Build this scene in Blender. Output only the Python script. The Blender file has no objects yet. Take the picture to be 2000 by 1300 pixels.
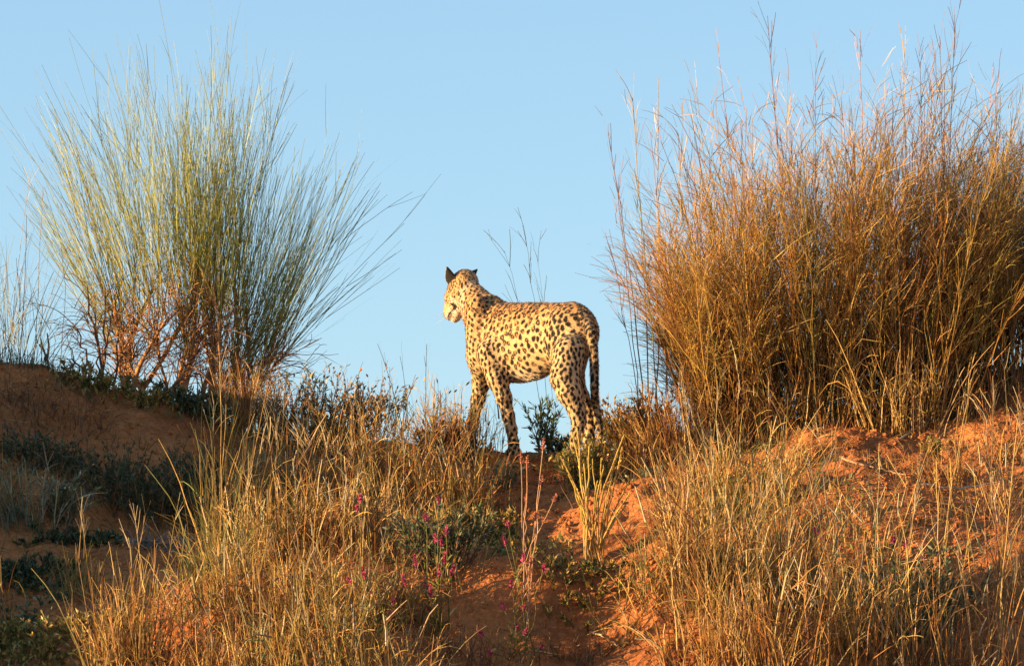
import bpy, math
import numpy as np
from mathutils import Vector, kdtree

# ------------------------------------------------------------------ camera, sky, sun, exposure
SC = bpy.context.scene
R = math.radians
LENS = 155.0
PITCH = R(5.0)
CAMZ = -1.19
FPX = 2000 * LENS / 36.0
cam = bpy.data.cameras.new('camera')
cam.lens = LENS; cam.sensor_width = 36; cam.clip_start = 0.5; cam.clip_end = 5000
camo = bpy.data.objects.new('camera', cam); SC.collection.objects.link(camo)
camo.location = (0, 0, CAMZ); camo.rotation_euler = (math.pi/2 + PITCH, 0, 0)
SC.camera = camo

SUN_EL = 9.0
SUN_AZ = 255.0          # compass bearing of the sun, clockwise from +Y (the viewing direction)
w = bpy.data.worlds.new('World'); SC.world = w; w.use_nodes = True
nt = w.node_tree; nt.nodes.clear()
sky = nt.nodes.new('ShaderNodeTexSky'); sky.sky_type = 'NISHITA'; sky.sun_disc = False
sky.sun_elevation = R(SUN_EL); sky.sun_rotation = R(SUN_AZ)
sky.air_density = 1.0; sky.dust_density = 0.0; sky.ozone_density = 3.0; sky.altitude = 1000
hs = nt.nodes.new('ShaderNodeMix'); hs.data_type = 'RGBA'; hs.blend_type = 'MULTIPLY'
hs.inputs['Factor'].default_value = 1.0
hs.inputs[7].default_value = (0.97, 1.16, 1.29, 1)
bg = nt.nodes.new('ShaderNodeBackground'); bg.inputs['Strength'].default_value = 0.123
wo = nt.nodes.new('ShaderNodeOutputWorld')
gm = nt.nodes.new('ShaderNodeGamma'); gm.inputs[1].default_value = 0.5; nt.links.new(sky.outputs[0], gm.inputs[0]); nt.links.new(gm.outputs[0], hs.inputs[6]); nt.links.new(hs.outputs[2], bg.inputs[0]); nt.links.new(bg.outputs[0], wo.inputs[0])

sun = bpy.data.lights.new('sun', 'SUN'); sun.energy = 5.0; sun.angle = R(0.5); sun.color = (1.0, 0.68, 0.33)
so = bpy.data.objects.new('sun', sun); SC.collection.objects.link(so)
sd = Vector((math.sin(R(SUN_AZ))*math.cos(R(SUN_EL)), math.cos(R(SUN_AZ))*math.cos(R(SUN_EL)), math.sin(R(SUN_EL))))
so.rotation_euler = sd.to_track_quat('Z', 'Y').to_euler()
SC.view_settings.view_transform = 'Standard'; SC.view_settings.look = 'None'
SC.view_settings.gamma = 1.0; SC.view_settings.use_curve_mapping = False
SC.view_settings.exposure = 1.6
SC.cycles.max_bounces = 6; SC.cycles.transparent_max_bounces = 8

# ------------------------------------------------------------------ helpers
rng = np.random.default_rng(7)
CP, SP = math.cos(PITCH), math.sin(PITCH)

def P(px, py, Y):
    """world point at depth Y that the photograph shows near px, py (used for laying the place out)"""
    xc = (px-1000)/FPX; yc = (650-py)/FPX
    k = Y/(CP - yc*SP)
    return np.array([xc*k, Y, CAMZ + (SP + yc*CP)*k])

def row2z(row, Y):
    yc = (650-row)/FPX
    return CAMZ + Y*(SP + yc*CP)/(CP - yc*SP)

def hash2(ix, iy, seed):
    h = (ix.astype(np.int64)*374761393 + iy.astype(np.int64)*668265263 + seed*974634777) & 0x7fffffff
    h = ((h ^ (h >> 13)) * 1274126177) & 0x7fffffff
    h = h ^ (h >> 16)
    return (h & 0xffff)/65535.0

def vnoise(x, y, seed=0):
    ix = np.floor(x); iy = np.floor(y); fx = x-ix; fy = y-iy
    fx = fx*fx*fx*(fx*(fx*6-15)+10); fy = fy*fy*fy*(fy*(fy*6-15)+10)
    a = hash2(ix, iy, seed); b = hash2(ix+1, iy, seed); c = hash2(ix, iy+1, seed); d = hash2(ix+1, iy+1, seed)
    return (a*(1-fx)+b*fx)*(1-fy) + (c*(1-fx)+d*fx)*fy - 0.5

def sstep(a, b, x):
    t = np.clip((x-a)/(b-a), 0, 1); return t*t*(3-2*t)

# terrain profile
TU = np.array([-1200, -600, -250, 0, 100, 200, 300, 380, 460, 560, 680, 800, 950, 1050, 1150, 1250, 1350, 1500, 1650, 1800, 1900, 2000, 2400, 3200], float)
TY = np.array([16.0, 16.8, 17.6, 18.4, 19.1, 19.7, 20.25, 20.8], float)
TR = np.array([
 [1300,1200,1050, 900, 800, 750, 750, 760],
 [1230,1080, 930, 730, 600, 575, 575, 600],  # unseen ridge left of the view, shaped to cast shade over the hollow
 [1400,1280,1150,1010, 850, 735, 690, 700],
 [1500,1345,1225,1090, 960, 820, 712, 720],
 [1505,1350,1230,1105, 985, 850, 730, 738],
 [1510,1350,1225,1115,1005, 885, 768, 776],
 [1510,1340,1215,1120,1020, 905, 785, 795],
 [1505,1325,1200,1120,1040, 930, 818, 826],
 [1500,1305,1175,1110,1040, 955, 858, 866],
 [1490,1275,1140,1085,1030, 965, 876, 886],
 [1480,1245,1095,1060,1015, 960, 872, 884],
 [1480,1250,1110,1050,1000, 945, 868, 880],
 [1490,1275,1190,1120,1010, 935, 880, 892],
 [1490,1270,1205,1130,1010, 940, 889, 898],
 [1490,1290,1190,1115, 998, 935, 880, 890],
 [1490,1270,1160,1075, 975, 915, 862, 874],
 [1490,1250,1140,1050, 965, 890, 842, 854],
 [1485,1240,1115,1020, 935, 870, 828, 840],
 [1485,1225,1085, 985, 905, 848, 812, 826],
 [1490,1230,1085, 985, 915, 852, 800, 812],
 [1490,1240,1090, 985, 910, 835, 762, 772],
 [1490,1250,1095, 985, 900, 815, 722, 730],
 [1490,1260,1110,1000, 900, 800, 700, 712],
 [1520,1400,1300,1200,1100,1000, 900, 900]], float)

def crom(tab, xs, x):
    """cubic interpolation weights on an uneven axis: returns index and 4 weights (finite-difference Hermite)"""
    i = np.clip(np.searchsorted(xs, x)-1, 0, len(xs)-2)
    t = np.clip((x-xs[i])/(xs[i+1]-xs[i]), 0, 1)
    return i, t

def table(u, y):
    i, s = crom(TR, TU, u); j, t = crom(TR, TY, y)
    def dy(ii, jj):
        a = np.clip(jj-1, 0, len(TY)-1); b = np.clip(jj+1, 0, len(TY)-1)
        return (TR[ii, b]-TR[ii, a])/(TY[b]-TY[a])
    def alongy(ii):
        h = TY[j+1]-TY[j]
        return ((2*t**3-3*t**2+1)*TR[ii, j] + (t**3-2*t**2+t)*h*dy(ii, j) + (-2*t**3+3*t**2)*TR[ii, j+1] + (t**3-t**2)*h*dy(ii, j+1))
    v0 = alongy(i); v1 = alongy(i+1)
    im = np.clip(i-1, 0, None); ip = np.clip(i+2, None, len(TU)-1)
    vm = alongy(im); vp = alongy(ip)
    h = TU[i+1]-TU[i]
    m0 = (v1-vm)/(TU[i+1]-TU[im]); m1 = (vp-v0)/(TU[ip]-TU[i])
    return (2*s**3-3*s**2+1)*v0 + (s**3-2*s**2+s)*h*m0 + (-2*s**3+3*s**2)*v1 + (s**3-s**2)*h*m1

# extra dune swells: x, y, sigma x, sigma y, height
def bump_at(px, Y, sx, sy, h): return ((px-1000)/FPX*Y, Y, sx, sy, h)
BUMPS = [bump_at(640, 17.75, .32, .18, .15), bump_at(1255, 19.05, .20, .13, .10), bump_at(1330, 17.05, .18, .15, .20),
         bump_at(1000, 17.15, .30, .10, .26), bump_at(1640, 19.5, .33, .2, .05), bump_at(1120, 18.55, .3, .1, .05),
         bump_at(1780, 18.2, .5, .12, .08), bump_at(1480, 18.3, .3, .2, .06), bump_at(420, 17.2, .3, .2, .05),
         bump_at(880, 17.9, .15, .12, .05), bump_at(1900, 19.0, .3, .1, .06)]
SHADE = []      # unseen dune shoulder left of the view, for shading the hollow; left empty

def hgt(x, y):
    x = np.asarray(x, float); y = np.asarray(y, float)
    yy = np.maximum(y, 1.0)
    yc = np.clip(y, 16.0, 20.8)
    u = np.clip(x/np.clip(yy, 14, 24)*FPX+1000, TU[0], TU[-1])
    z = row2z(table(u, yc), yc)
    # behind the crest the dune falls away; before 16 m it levels out towards the track
    back = np.maximum(y-20.8, 0); z = z - 0.34*back*sstep(0, 1.2, back) 
    front = np.maximum(16.0-y, 0); z = z - 0.26*front
    base = -2.85 + 0.5*vnoise(x/9.0, y/9.0, 3) + 1.2*vnoise(x/60.0, y/60.0, 5)
    # smooth max with the plain
    k = 0.35
    h = np.clip(0.5+0.5*(z-base)/k, 0, 1); z = base*(1-h)+z*h + k*h*(1-h)
    side = sstep(5.5, 12.0, np.abs(x)); z = z*(1-side)+np.minimum(z, base)*side
    for bx, by, sx, sy, hh in BUMPS:
        z = z + hh*np.exp(-((x-bx)/sx)**2/2-((y-by)/sy)**2/2)
    for bx, by, sx, sy, hh in SHADE:
        z = z + hh*np.exp(-((x-bx)/sx)**2/2-((y-by)/sy)**2/2)
    calm = 1-0.8*np.exp(-((x-0.08)/0.5)**2-((y-20.15)/0.4)**2)     # trodden crest under the leopard
    left = sstep(-0.9, -1.6, x)*0.3
    det = (.075*vnoise(x/.75, y/.6, 11))*(1+1.1*sstep(19.9, 19.3, y)*(1-left)) + .06*vnoise(x/.33+3.1, y/.26, 12)*(1-left)
    rough = sstep(-.22, .12, vnoise(x/.9, y/.7, 13)+.22*sstep(-.4, 1.2, x))*(1-left)
    det = det + rough*(.036*vnoise(x/.11, y/.09, 14) + .038*vnoise(x/.055, y/.048, 15) + .018*vnoise(x/.028, y/.027, 16)) \
              + .012*vnoise(x/.13, y/.11, 17) + .004*vnoise(x/.04, y/.04, 18)
    return z + det*calm

def G(px, py, y0=16.1, y1=20.9):
    """where the line of sight through px, py first meets the ground"""
    ys = np.linspace(y0, y1, 400)
    yc = (650-py)/FPX; k = ys/(CP-yc*SP)
    xs = (px-1000)/FPX*k; zs = CAMZ+(SP+yc*CP)*k
    g = hgt(xs, ys); hit = np.nonzero(g >= zs)[0]
    i = hit[0] if len(hit) else int(np.argmin(zs-g))
    return np.array([xs[i], ys[i], g[i]])

def new_obj(name, me, parent=None):
    o = bpy.data.objects.new(name, me); SC.collection.objects.link(o)
    if parent is not None: o.parent = parent
    return o
def tag(o, label=None, cat=None, group=None, kind=None):
    if label: o['label'] = label
    if cat: o['category'] = cat
    if group: o['group'] = group
    if kind: o['kind'] = kind
    return o
def empty(name, loc):
    o = bpy.data.objects.new(name, None); SC.collection.objects.link(o); o.location = [float(v) for v in loc]
    o.empty_display_size = 0.1
    return o

def mesh_np(name, V, F, n=4, col=None, smooth=True):
    me = bpy.data.meshes.new(name)
    V = np.asarray(V, np.float32); F = np.asarray(F, np.int32)
    me.vertices.add(len(V)); me.vertices.foreach_set('co', V.ravel())
    me.loops.add(F.size); me.loops.foreach_set('vertex_index', F.ravel())
    me.polygons.add(len(F)); me.polygons.foreach_set('loop_start', np.arange(0, F.size, n, dtype=np.int32))
    me.polygons.foreach_set('loop_total', np.full(len(F), n, np.int32))
    me.update(calc_edges=True)
    if smooth: me.polygons.foreach_set('use_smooth', np.ones(len(F), bool))
    if col is not None:
        a = me.color_attributes.new('Col', 'FLOAT_COLOR', 'POINT')
        c = np.ones((len(V), 4), np.float32); c[:, :3] = col; a.data.foreach_set('color', c.ravel())
    return me

# ------------------------------------------------------------------ materials
def mat_base(name):
    m = bpy.data.materials.new(name); m.use_nodes = True; t = m.node_tree; t.nodes.clear()
    out = t.nodes.new('ShaderNodeOutputMaterial'); b = t.nodes.new('ShaderNodeBsdfPrincipled')
    t.links.new(b.outputs[0], out.inputs[0]); return m, t, b, out

def m_plant(name, rough=.6, transl=.25):
    m, t, b, out = mat_base(name)
    at = t.nodes.new('ShaderNodeAttribute'); at.attribute_name = 'Col'
    geo = t.nodes.new('ShaderNodeNewGeometry')
    nz = t.nodes.new('ShaderNodeTexNoise'); nz.inputs['Scale'].default_value = 45; nz.inputs['Detail'].default_value = 2
    t.links.new(geo.outputs['Position'], nz.inputs['Vector'])
    mr = t.nodes.new('ShaderNodeMapRange'); mr.inputs[1].default_value = .3; mr.inputs[2].default_value = .7
    mr.inputs[3].default_value = .75; mr.inputs[4].default_value = 1.25
    t.links.new(nz.outputs[0], mr.inputs[0])
    mx = t.nodes.new('ShaderNodeVectorMath'); mx.operation = 'SCALE'
    t.links.new(at.outputs['Color'], mx.inputs[0]); t.links.new(mr.outputs[0], mx.inputs['Scale'])
    t.links.new(mx.outputs[0], b.inputs['Base Color'])
    b.inputs['Roughness'].default_value = rough; b.inputs['Specular IOR Level'].default_value = .35
    if transl:
        tr = t.nodes.new('ShaderNodeBsdfTranslucent'); t.links.new(mx.outputs[0], tr.inputs['Color'])
        ms = t.nodes.new('ShaderNodeMixShader'); ms.inputs[0].default_value = transl
        t.links.new(b.outputs[0], ms.inputs[1]); t.links.new(tr.outputs[0], ms.inputs[2]); t.links.new(ms.outputs[0], out.inputs[0])
    return m

def m_sand():
    m, t, b, out = mat_base('sand')
    geo = t.nodes.new('ShaderNodeNewGeometry')
    n1 = t.nodes.new('ShaderNodeTexNoise'); n1.inputs['Scale'].default_value = 2.2; n1.inputs['Detail'].default_value = 6
    n2 = t.nodes.new('ShaderNodeTexNoise'); n2.inputs['Scale'].default_value = 38; n2.inputs['Detail'].default_value = 5; n2.inputs['Roughness'].default_value = .7
    for n in (n1, n2): t.links.new(geo.outputs['Position'], n.inputs['Vector'])
    cr = t.nodes.new('ShaderNodeValToRGB'); e = cr.color_ramp.elements
    e[0].position = .3; e[0].color = (.29, .095, .034, 1); e[1].position = .7; e[1].color = (.52, .195, .068, 1)
    t.links.new(n1.outputs[0], cr.inputs[0])
    c2 = t.nodes.new('ShaderNodeValToRGB'); e = c2.color_ramp.elements
    e[0].position = .25; e[0].color = (.55, .5, .45, 1); e[1].position = .7; e[1].color = (1.15, 1.15, 1.15, 1)
    t.links.new(n2.outputs[0], c2.inputs[0])
    mx = t.nodes.new('ShaderNodeMix'); mx.data_type = 'RGBA'; mx.blend_type = 'MULTIPLY'; mx.inputs['Factor'].default_value = 1
    t.links.new(cr.outputs[0], mx.inputs[6]); t.links.new(c2.outputs[0], mx.inputs[7])
    t.links.new(mx.outputs[2], b.inputs['Base Color'])
    b.inputs['Roughness'].default_value = .95; b.inputs['Specular IOR Level'].default_value = .1
    n3 = t.nodes.new('ShaderNodeTexNoise'); n3.inputs['Scale'].default_value = 70; n3.inputs['Detail'].default_value = 4
    t.links.new(geo.outputs['Position'], n3.inputs['Vector'])
    bp = t.nodes.new('ShaderNodeBump'); bp.inputs['Strength'].default_value = .7; bp.inputs['Distance'].default_value = .02
    t.links.new(n3.outputs[0], bp.inputs['Height']); t.links.new(bp.outputs[0], b.inputs['Normal'])
    return m

def m_fur():
    m, t, b, out = mat_base('leopard_coat')
    at = t.nodes.new('ShaderNodeAttribute'); at.attribute_name = 'Col'
    geo = t.nodes.new('ShaderNodeNewGeometry')
    mp = t.nodes.new('ShaderNodeMapping'); mp.inputs['Scale'].default_value = (150, 150, 60)
    n = t.nodes.new('ShaderNodeTexNoise'); n.inputs['Scale'].default_value = 1.6; n.inputs['Detail'].default_value = 3
    t.links.new(geo.outputs['Position'], mp.inputs[0]); t.links.new(mp.outputs[0], n.inputs['Vector'])
    mr = t.nodes.new('ShaderNodeMapRange'); mr.inputs[1].default_value = .25; mr.inputs[2].default_value = .75
    mr.inputs[3].default_value = .78; mr.inputs[4].default_value = 1.2
    t.links.new(n.outputs[0], mr.inputs[0])
    mx = t.nodes.new('ShaderNodeVectorMath'); mx.operation = 'SCALE'
    t.links.new(at.outputs['Color'], mx.inputs[0]); t.links.new(mr.outputs[0], mx.inputs['Scale'])
    t.links.new(mx.outputs[0], b.inputs['Base Color'])
    b.inputs['Roughness'].default_value = .75; b.inputs['Specular IOR Level'].default_value = .15
    b.inputs['Sheen Weight'].default_value = .15; b.inputs['Sheen Roughness'].default_value = .5
    bp = t.nodes.new('ShaderNodeBump'); bp.inputs['Strength'].default_value = .5; bp.inputs['Distance'].default_value = .004
    t.links.new(n.outputs[0], bp.inputs['Height']); t.links.new(bp.outputs[0], b.inputs['Normal'])
    return m
def m_flat(name, col, rough):
    m, t, b, out = mat_base(name)
    n = t.nodes.new('ShaderNodeTexNoise'); n.inputs['Scale'].default_value = 60
    cr = t.nodes.new('ShaderNodeValToRGB'); e = cr.color_ramp.elements
    e[0].color = tuple(c*.7 for c in col)+(1,); e[1].color = tuple(min(1, c*1.3) for c in col)+(1,)
    t.links.new(n.outputs[0], cr.inputs[0]); t.links.new(cr.outputs[0], b.inputs['Base Color'])
    b.inputs['Roughness'].default_value = rough
    return m

M_GRASS = m_plant('dry_grass', .55, .3); M_LEAF = m_plant('leaf', .55, .3); M_WOOD = m_plant('bark', .8, 0)
M_SAND = m_sand(); M_FUR = m_fur()

# ------------------------------------------------------------------ the dune (one sheet out to the horizon)
def axis(lo, hi, step, far):
    core = np.arange(lo, hi+step/2, step); s = step; a = []; p = hi
    while p < far: s *= 1.25; p += s; a.append(p)
    b = []; p = lo; s = step
    while p > -far: s *= 1.25; p -= s; b.append(p)
    return np.concatenate([b[::-1], core, a])
gx = axis(-2.75, 2.75, .016, 900); gy = axis(16.0, 21.0, .018, 900)
X, Y_ = np.meshgrid(gx, gy); Z = hgt(X, Y_)
nx, ny = len(gx), len(gy)
V = np.stack([X.ravel(), Y_.ravel(), Z.ravel()], 1)
idx = np.arange(nx*ny).reshape(ny, nx)
F = np.stack([idx[:-1, :-1].ravel(), idx[:-1, 1:].ravel(), idx[1:, 1:].ravel(), idx[1:, :-1].ravel()], 1)
g = new_obj('ground', mesh_np('ground', V, F)); g.data.materials.append(M_SAND)
tag(g, 'red sand dune with lumpy trodden crest', None, None, 'structure')
# ------------------------------------------------------------------ the leopard
S = 430.0
AX = R(50)
FWD = np.array([-math.cos(AX), math.sin(AX), 0]); LAT = np.array([-math.sin(AX), -math.cos(AX), 0])
def YB(px): return 19.93 + (1140-px)/190*.52
prims = []   # (kind, region, k, data)
def cone(a, b, ra, rb, reg, k=.03, q=None):
    prims.append(('cone', reg, k, (np.asarray(a, float), np.asarray(b, float), ra, rb, q)))
def elli(c, r, axes, reg, k=.03):
    prims.append(('elli', reg, k, (np.asarray(c, float), np.asarray(r, float), np.asarray(axes, float))))
BODYAX = np.array([FWD, LAT, [0, 0, 1]])
# trunk: spine stations (px, py, half height px)
T = [(1132, 652, 46), (1116, 651, 58), (1092, 653, 60), (1066, 658, 66), (1042, 666, 75), (1018, 669, 77), (995, 664, 73), (975, 656, 66)]
for i in range(len(T)-1):
    a, b = T[i], T[i+1]
    cone(P(a[0], a[1], YB(a[0])), P(b[0], b[1], YB(b[0])), a[2]/S, b[2]/S, 'trunk', .02, 1.55)
# withers, shoulder blades, rump, flank
for s in (1, -1):
    c = P(958, 640, YB(957)); elli(c+LAT*s*.084+np.array([0, 0, .01 if s > 0 else -.02]), (.058, .046, .150), BODYAX, 'shoulder', .015)
    c = P(957, 690, YB(950)); elli(c+LAT*s*.055, (.06, .05, .085), BODYAX, 'shoulder', .04)
    c = P(1118 if s > 0 else 1112, 668 if s > 0 else 650, YB(1122)); elli(c+LAT*s*.052, (.075, .052, .120 if s > 0 else .095), BODYAX, 'thigh', .08)
elli(P(960, 600, YB(958)), (.075, .045, .055), BODYAX, 'neck', .03)
# neck
N = [(958, 642, 50, .0), (943, 615, 40, .0), (927, 592, 32, 0), (913, 571, 28, 0)]
for i in range(len(N)-1):
    a, b = N[i], N[i+1]
    cone(P(a[0], a[1], YB(a[0])), P(b[0], b[1], YB(b[0])), a[2]/S, b[2]/S, 'neck', .03, 1.12)
elli(P(944, 668, YB(944)), (.048, .072, .10), BODYAX, 'neck', .04)
# legs: chains of (px, py, Y, r)
def chain(pts, reg, k=.02):
    for n_, (a, b) in enumerate(zip(pts[:-1], pts[1:])):
        cone(P(*a[:3]), P(*b[:3]), a[3], b[3], reg, .07 if n_ == 0 and a[3] > .045 else k)
def paw(px, Y, f=FWD, foot=.024):
    x = (px-1000)/FPX*Y; z = float(hgt(x, Y)); c = np.array([x, Y, z+.018])
    r = np.array([-f[1], f[0], 0]); ax = np.array([f, r, [0, 0, 1]])
    elli(c, (.040, .030, .021), ax, 'leg', .012)
    for j in (-1.5, -.5, .5, 1.5):
        elli(c+f*(.030-.006*abs(j))+r*j*.0135, (.017, .0085, .013), ax, 'leg', .005)
    return c
YLF, YRF, YLH, YRH = 20.22, 20.50, 19.74, 19.86
chain([(956, 690, YLF+.04, .062), (972, 742, YLF+.01, .044), (984, 775, YLF, .034), (993, 812, YLF, .026), (999, 838, YLF, .023), (1003, 866, YLF, .021)], 'leg')
c = paw(1004, YLF); chain([(1003, 862, YLF, .021), (1004, 884, YLF, .023)], 'leg')
chain([(945, 705, YRF-.05, .058), (940, 745, YRF, .040), (934, 780, YRF, .031), (924, 822, YRF, .024), (919, 850, YRF, .020)], 'leg')
c = paw(914, YRF); chain([(919, 848, YRF, .020), (916, 872, YRF, .022)], 'leg')
chain([(1111, 690, YLH+.06, .076), (1104, 738, YLH+.02, .064), (1113, 768, YLH, .052), (1126, 800, YLH, .036), (1131, 822, YLH, .029), (1127, 846, YLH, .024), (1123, 868, YLH, .023)], 'leg', .025)
c = paw(1120, YLH); chain([(1124, 860, YLH, .022), (1122, 882, YLH, .023)], 'leg')
chain([(1120, 690, YRH, .052), (1121, 740, YRH, .043), (1135, 775, YRH, .034), (1149, 802, YRH, .027), (1153, 828, YRH, .022), (1150, 860, YRH, .021)], 'leg', .02)
c = paw(1148, YRH); chain([(1151, 856, YRH, .021), (1150, 880, YRH, .022)], 'leg')
# tail
TL = [(1136, 618, 19.92, .028), (1146, 630, 19.86, .025), (1154, 648, 19.78, .022), (1159, 680, 19.76, .020), (1161, 715, 19.76, .019), (1161, 750, 19.76, .0185), (1162, 785, 19.82, .018), (1168, 820, 19.82, .017), (1174, 850, 19.83, .013)]
for a, b in zip(TL[:-1], TL[1:]):
    cone(P(*a[:3]), P(*b[:3]), a[3], b[3], 'tail', .006 if a[1] > 640 else .018)
# head in its own frame
HY, HP = R(40), R(49)
HF = np.array([-math.cos(HY)*math.cos(HP), math.sin(HY)*math.cos(HP), -math.sin(HP)])
HL = np.array([-math.sin(HY), -math.cos(HY), 0]); HU = np.cross(HF, HL)
HC = P(903, 562, YB(905)); HS = 1.14
HAX = np.array([HF, HL, HU])
def hp(x, y, z): return HC + HS*(HF*x+HL*y+HU*z)
def hel(x, y, z, r, reg='head', k=.018, ax=HAX): elli(hp(x, y, z), np.array(r)*HS, ax, reg, k)
hel(0, 0, 0, (.072, .058, .058))
hel(-.03, 0, .005, (.05, .052, .05))
for s in (1, -1):
    hel(.030, s*.036, -.018, (.045, .030, .038))
    hel(.060, s*.022, .020, (.022, .018, .016), k=.012)
    hel(.108, s*.016, -.028, (.030, .022, .022), k=.01)
cone(hp(.05, 0, .022), hp(.125, 0, -.004), .030*HS, .018*HS, 'head', .015)
hel(.100, 0, -.022, (.045, .030, .028))
hel(.075, 0, -.052, (.058, .027, .020), k=.01)
hel(.118, 0, -.054, (.018, .017, .014), k=.01)
# ears: flattened cones
def ear(base, tip, wdir, reg):
    base = np.asarray(base); tip = np.asarray(tip); up = tip-base; L = np.linalg.norm(up); up = up/L
    wd = wdir-up*np.dot(wdir, up); wd /= np.linalg.norm(wd); nn = np.cross(up, wd)
    for t, hw in ((.0, .030), (.25, .028), (.5, .022), (.75, .014), (.95, .006)):
        elli(base+up*L*t, (.022+.006*(1-t), hw, .0075), np.array([up, wd, nn]), reg, .006)
EL0 = hp(-.012, .050, .034)
ear(EL0, P(875, 527, EL0[1]-.02), -HF*.55+HL*.2+np.array([.75, -.25, -.2]), 'ear')
ER0 = hp(-.020, -.046, .034)
ear(ER0, P(928, 530, ER0[1]+.02), -HF*.3+np.array([.5, .6, 0]), 'ear')

lo = np.array([-.78, 19.55, -.2]); hi = np.array([.46, 20.85, .95])
pts = []
for kd, reg, k, d in prims:
    if kd == 'cone': pts += [d[0]-d[2], d[0]+d[2], d[1]-d[3], d[1]+d[3]]
    else: m = d[1].max(); pts += [d[0]-m, d[0]+m]
pts = np.array(pts); lo = pts.min(0)-.03; hi = pts.max(0)+.03
H = .0042
dims = np.ceil((hi-lo)/H).astype(int)+1
field = np.full(dims, .2, np.float32)
def evalp(kd, d, Q):
    if kd == 'cone':
        a, b, ra, rb, q = d; ab = b-a
        if q:
            # narrower sideways than tall: stretch the sideways axis before measuring
            w_ = LAT
            Q = Q + (Q-a) @ w_[:, None]*(q-1)*w_
            ab = ab + np.dot(ab, w_)*(q-1)*w_
        pa = Q-a; t = np.clip((pa @ ab)/np.dot(ab, ab), 0, 1)
        dd = np.linalg.norm(pa-t[..., None]*ab, axis=-1)-(ra+(rb-ra)*t)
        return dd
    c_, r_, ax = d; L_ = (Q-c_) @ ax.T
    k0 = np.linalg.norm(L_/r_, axis=-1); k1 = np.linalg.norm(L_/(r_*r_), axis=-1)
    return k0*(k0-1)/np.maximum(k1, 1e-6)
for kd, reg, k, d in prims:
    if kd == 'cone': a0 = np.minimum(d[0]-d[2], d[1]-d[3]); b0 = np.maximum(d[0]+d[2], d[1]+d[3])
    else:
        e = np.sqrt(((d[2]*d[1][:, None])**2).sum(0)); a0 = d[0]-e; b0 = d[0]+e
    mg = k+3*H
    i0 = np.clip(np.floor((a0-mg-lo)/H).astype(int), 0, dims-1); i1 = np.clip(np.ceil((b0+mg-lo)/H).astype(int)+1, 1, dims)
    gr = np.stack(np.meshgrid(*[lo[j]+H*np.arange(i0[j], i1[j]) for j in range(3)], indexing='ij'), -1)
    v = evalp(kd, d, gr).astype(np.float32)
    sl = tuple(slice(i0[j], i1[j]) for j in range(3)); f = field[sl]
    h = np.maximum(k-np.abs(f-v), 0)/k
    field[sl] = np.minimum(f, v)-h*h*k*.25
# surface nets
ins = field < 0
nxg, nyg, nzg = dims
cidx = np.zeros((nxg-1, nyg-1, nzg-1), np.int8)
for dx in (0, 1):
    for dy in (0, 1):
        for dz in (0, 1):
            cidx += ins[dx:nxg-1+dx, dy:nyg-1+dy, dz:nzg-1+dz]
cell = np.nonzero((cidx > 0) & (cidx < 8)); ci = np.stack(cell, 1)
vid = np.full(cidx.shape, -1, np.int32); vid[cell] = np.arange(len(ci))
acc = np.zeros((len(ci), 3)); cnt = np.zeros(len(ci))
corners = [(a, b, c_) for a in (0, 1) for b in (0, 1) for c_ in (0, 1)]
for a in corners:
    for ax_ in range(3):
        if a[ax_]: continue
        b = list(a); b[ax_] = 1
        fa = field[ci[:, 0]+a[0], ci[:, 1]+a[1], ci[:, 2]+a[2]]; fb = field[ci[:, 0]+b[0], ci[:, 1]+b[1], ci[:, 2]+b[2]]
        m = (fa < 0) != (fb < 0); t = np.where(m, fa/np.where(fa == fb, 1, fa-fb), 0)
        p = np.array(a, float)[None].repeat(len(ci), 0); p[:, ax_] += t
        acc[m] += p[m]; cnt[m] += 1
LV = lo+H*(ci+acc/np.maximum(cnt, 1)[:, None])
quads = []
for ax_ in range(3):
    o1, o2 = [(1, 2), (2, 0), (0, 1)][ax_]
    A = [slice(None)]*3; B = [slice(None)]*3; A[ax_] = slice(0, -1); B[ax_] = slice(1, None)
    ch = ins[tuple(A)] != ins[tuple(B)]; e = np.stack(np.nonzero(ch), 1)
    e = e[(e[:, o1] > 0) & (e[:, o2] > 0)]
    u1 = np.zeros(3, int); u1[o1] = 1; u2 = np.zeros(3, int); u2[o2] = 1
    ok = (e[:, o1] < np.array(cidx.shape)[o1]) & (e[:, o2] < np.array(cidx.shape)[o2]); e = e[ok]
    g_ = lambda q: vid[q[:, 0], q[:, 1], q[:, 2]]
    qd = np.stack([g_(e-u1-u2), g_(e-u2), g_(e), g_(e-u1)], 1)
    inn = ins[e[:, 0], e[:, 1], e[:, 2]]; qd[~inn] = qd[~inn][:, ::-1]
    quads.append(qd)
LFc = np.concatenate(quads); LFc = LFc[(LFc >= 0).all(1)]
# normals
nrm = np.zeros_like(LV); fn = np.cross(LV[LFc[:, 2]]-LV[LFc[:, 0]], LV[LFc[:, 3]]-LV[LFc[:, 1]])
for j in range(4): np.add.at(nrm, LFc[:, j], fn)
nrm /= np.linalg.norm(nrm, axis=1)[:, None]+1e-9
# region of every vertex
regs = ['trunk', 'shoulder', 'thigh', 'neck', 'leg', 'tail', 'head', 'ear']
best = np.full(len(LV), 9.0); reg = np.zeros(len(LV), int)
for kd, rg, k, d in prims:
    v = evalp(kd, d, LV); m = v < best; best[m] = v[m]; reg[m] = regs.index(rg)
px_ = LV[:, 0]; pz_ = LV[:, 2]
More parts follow.
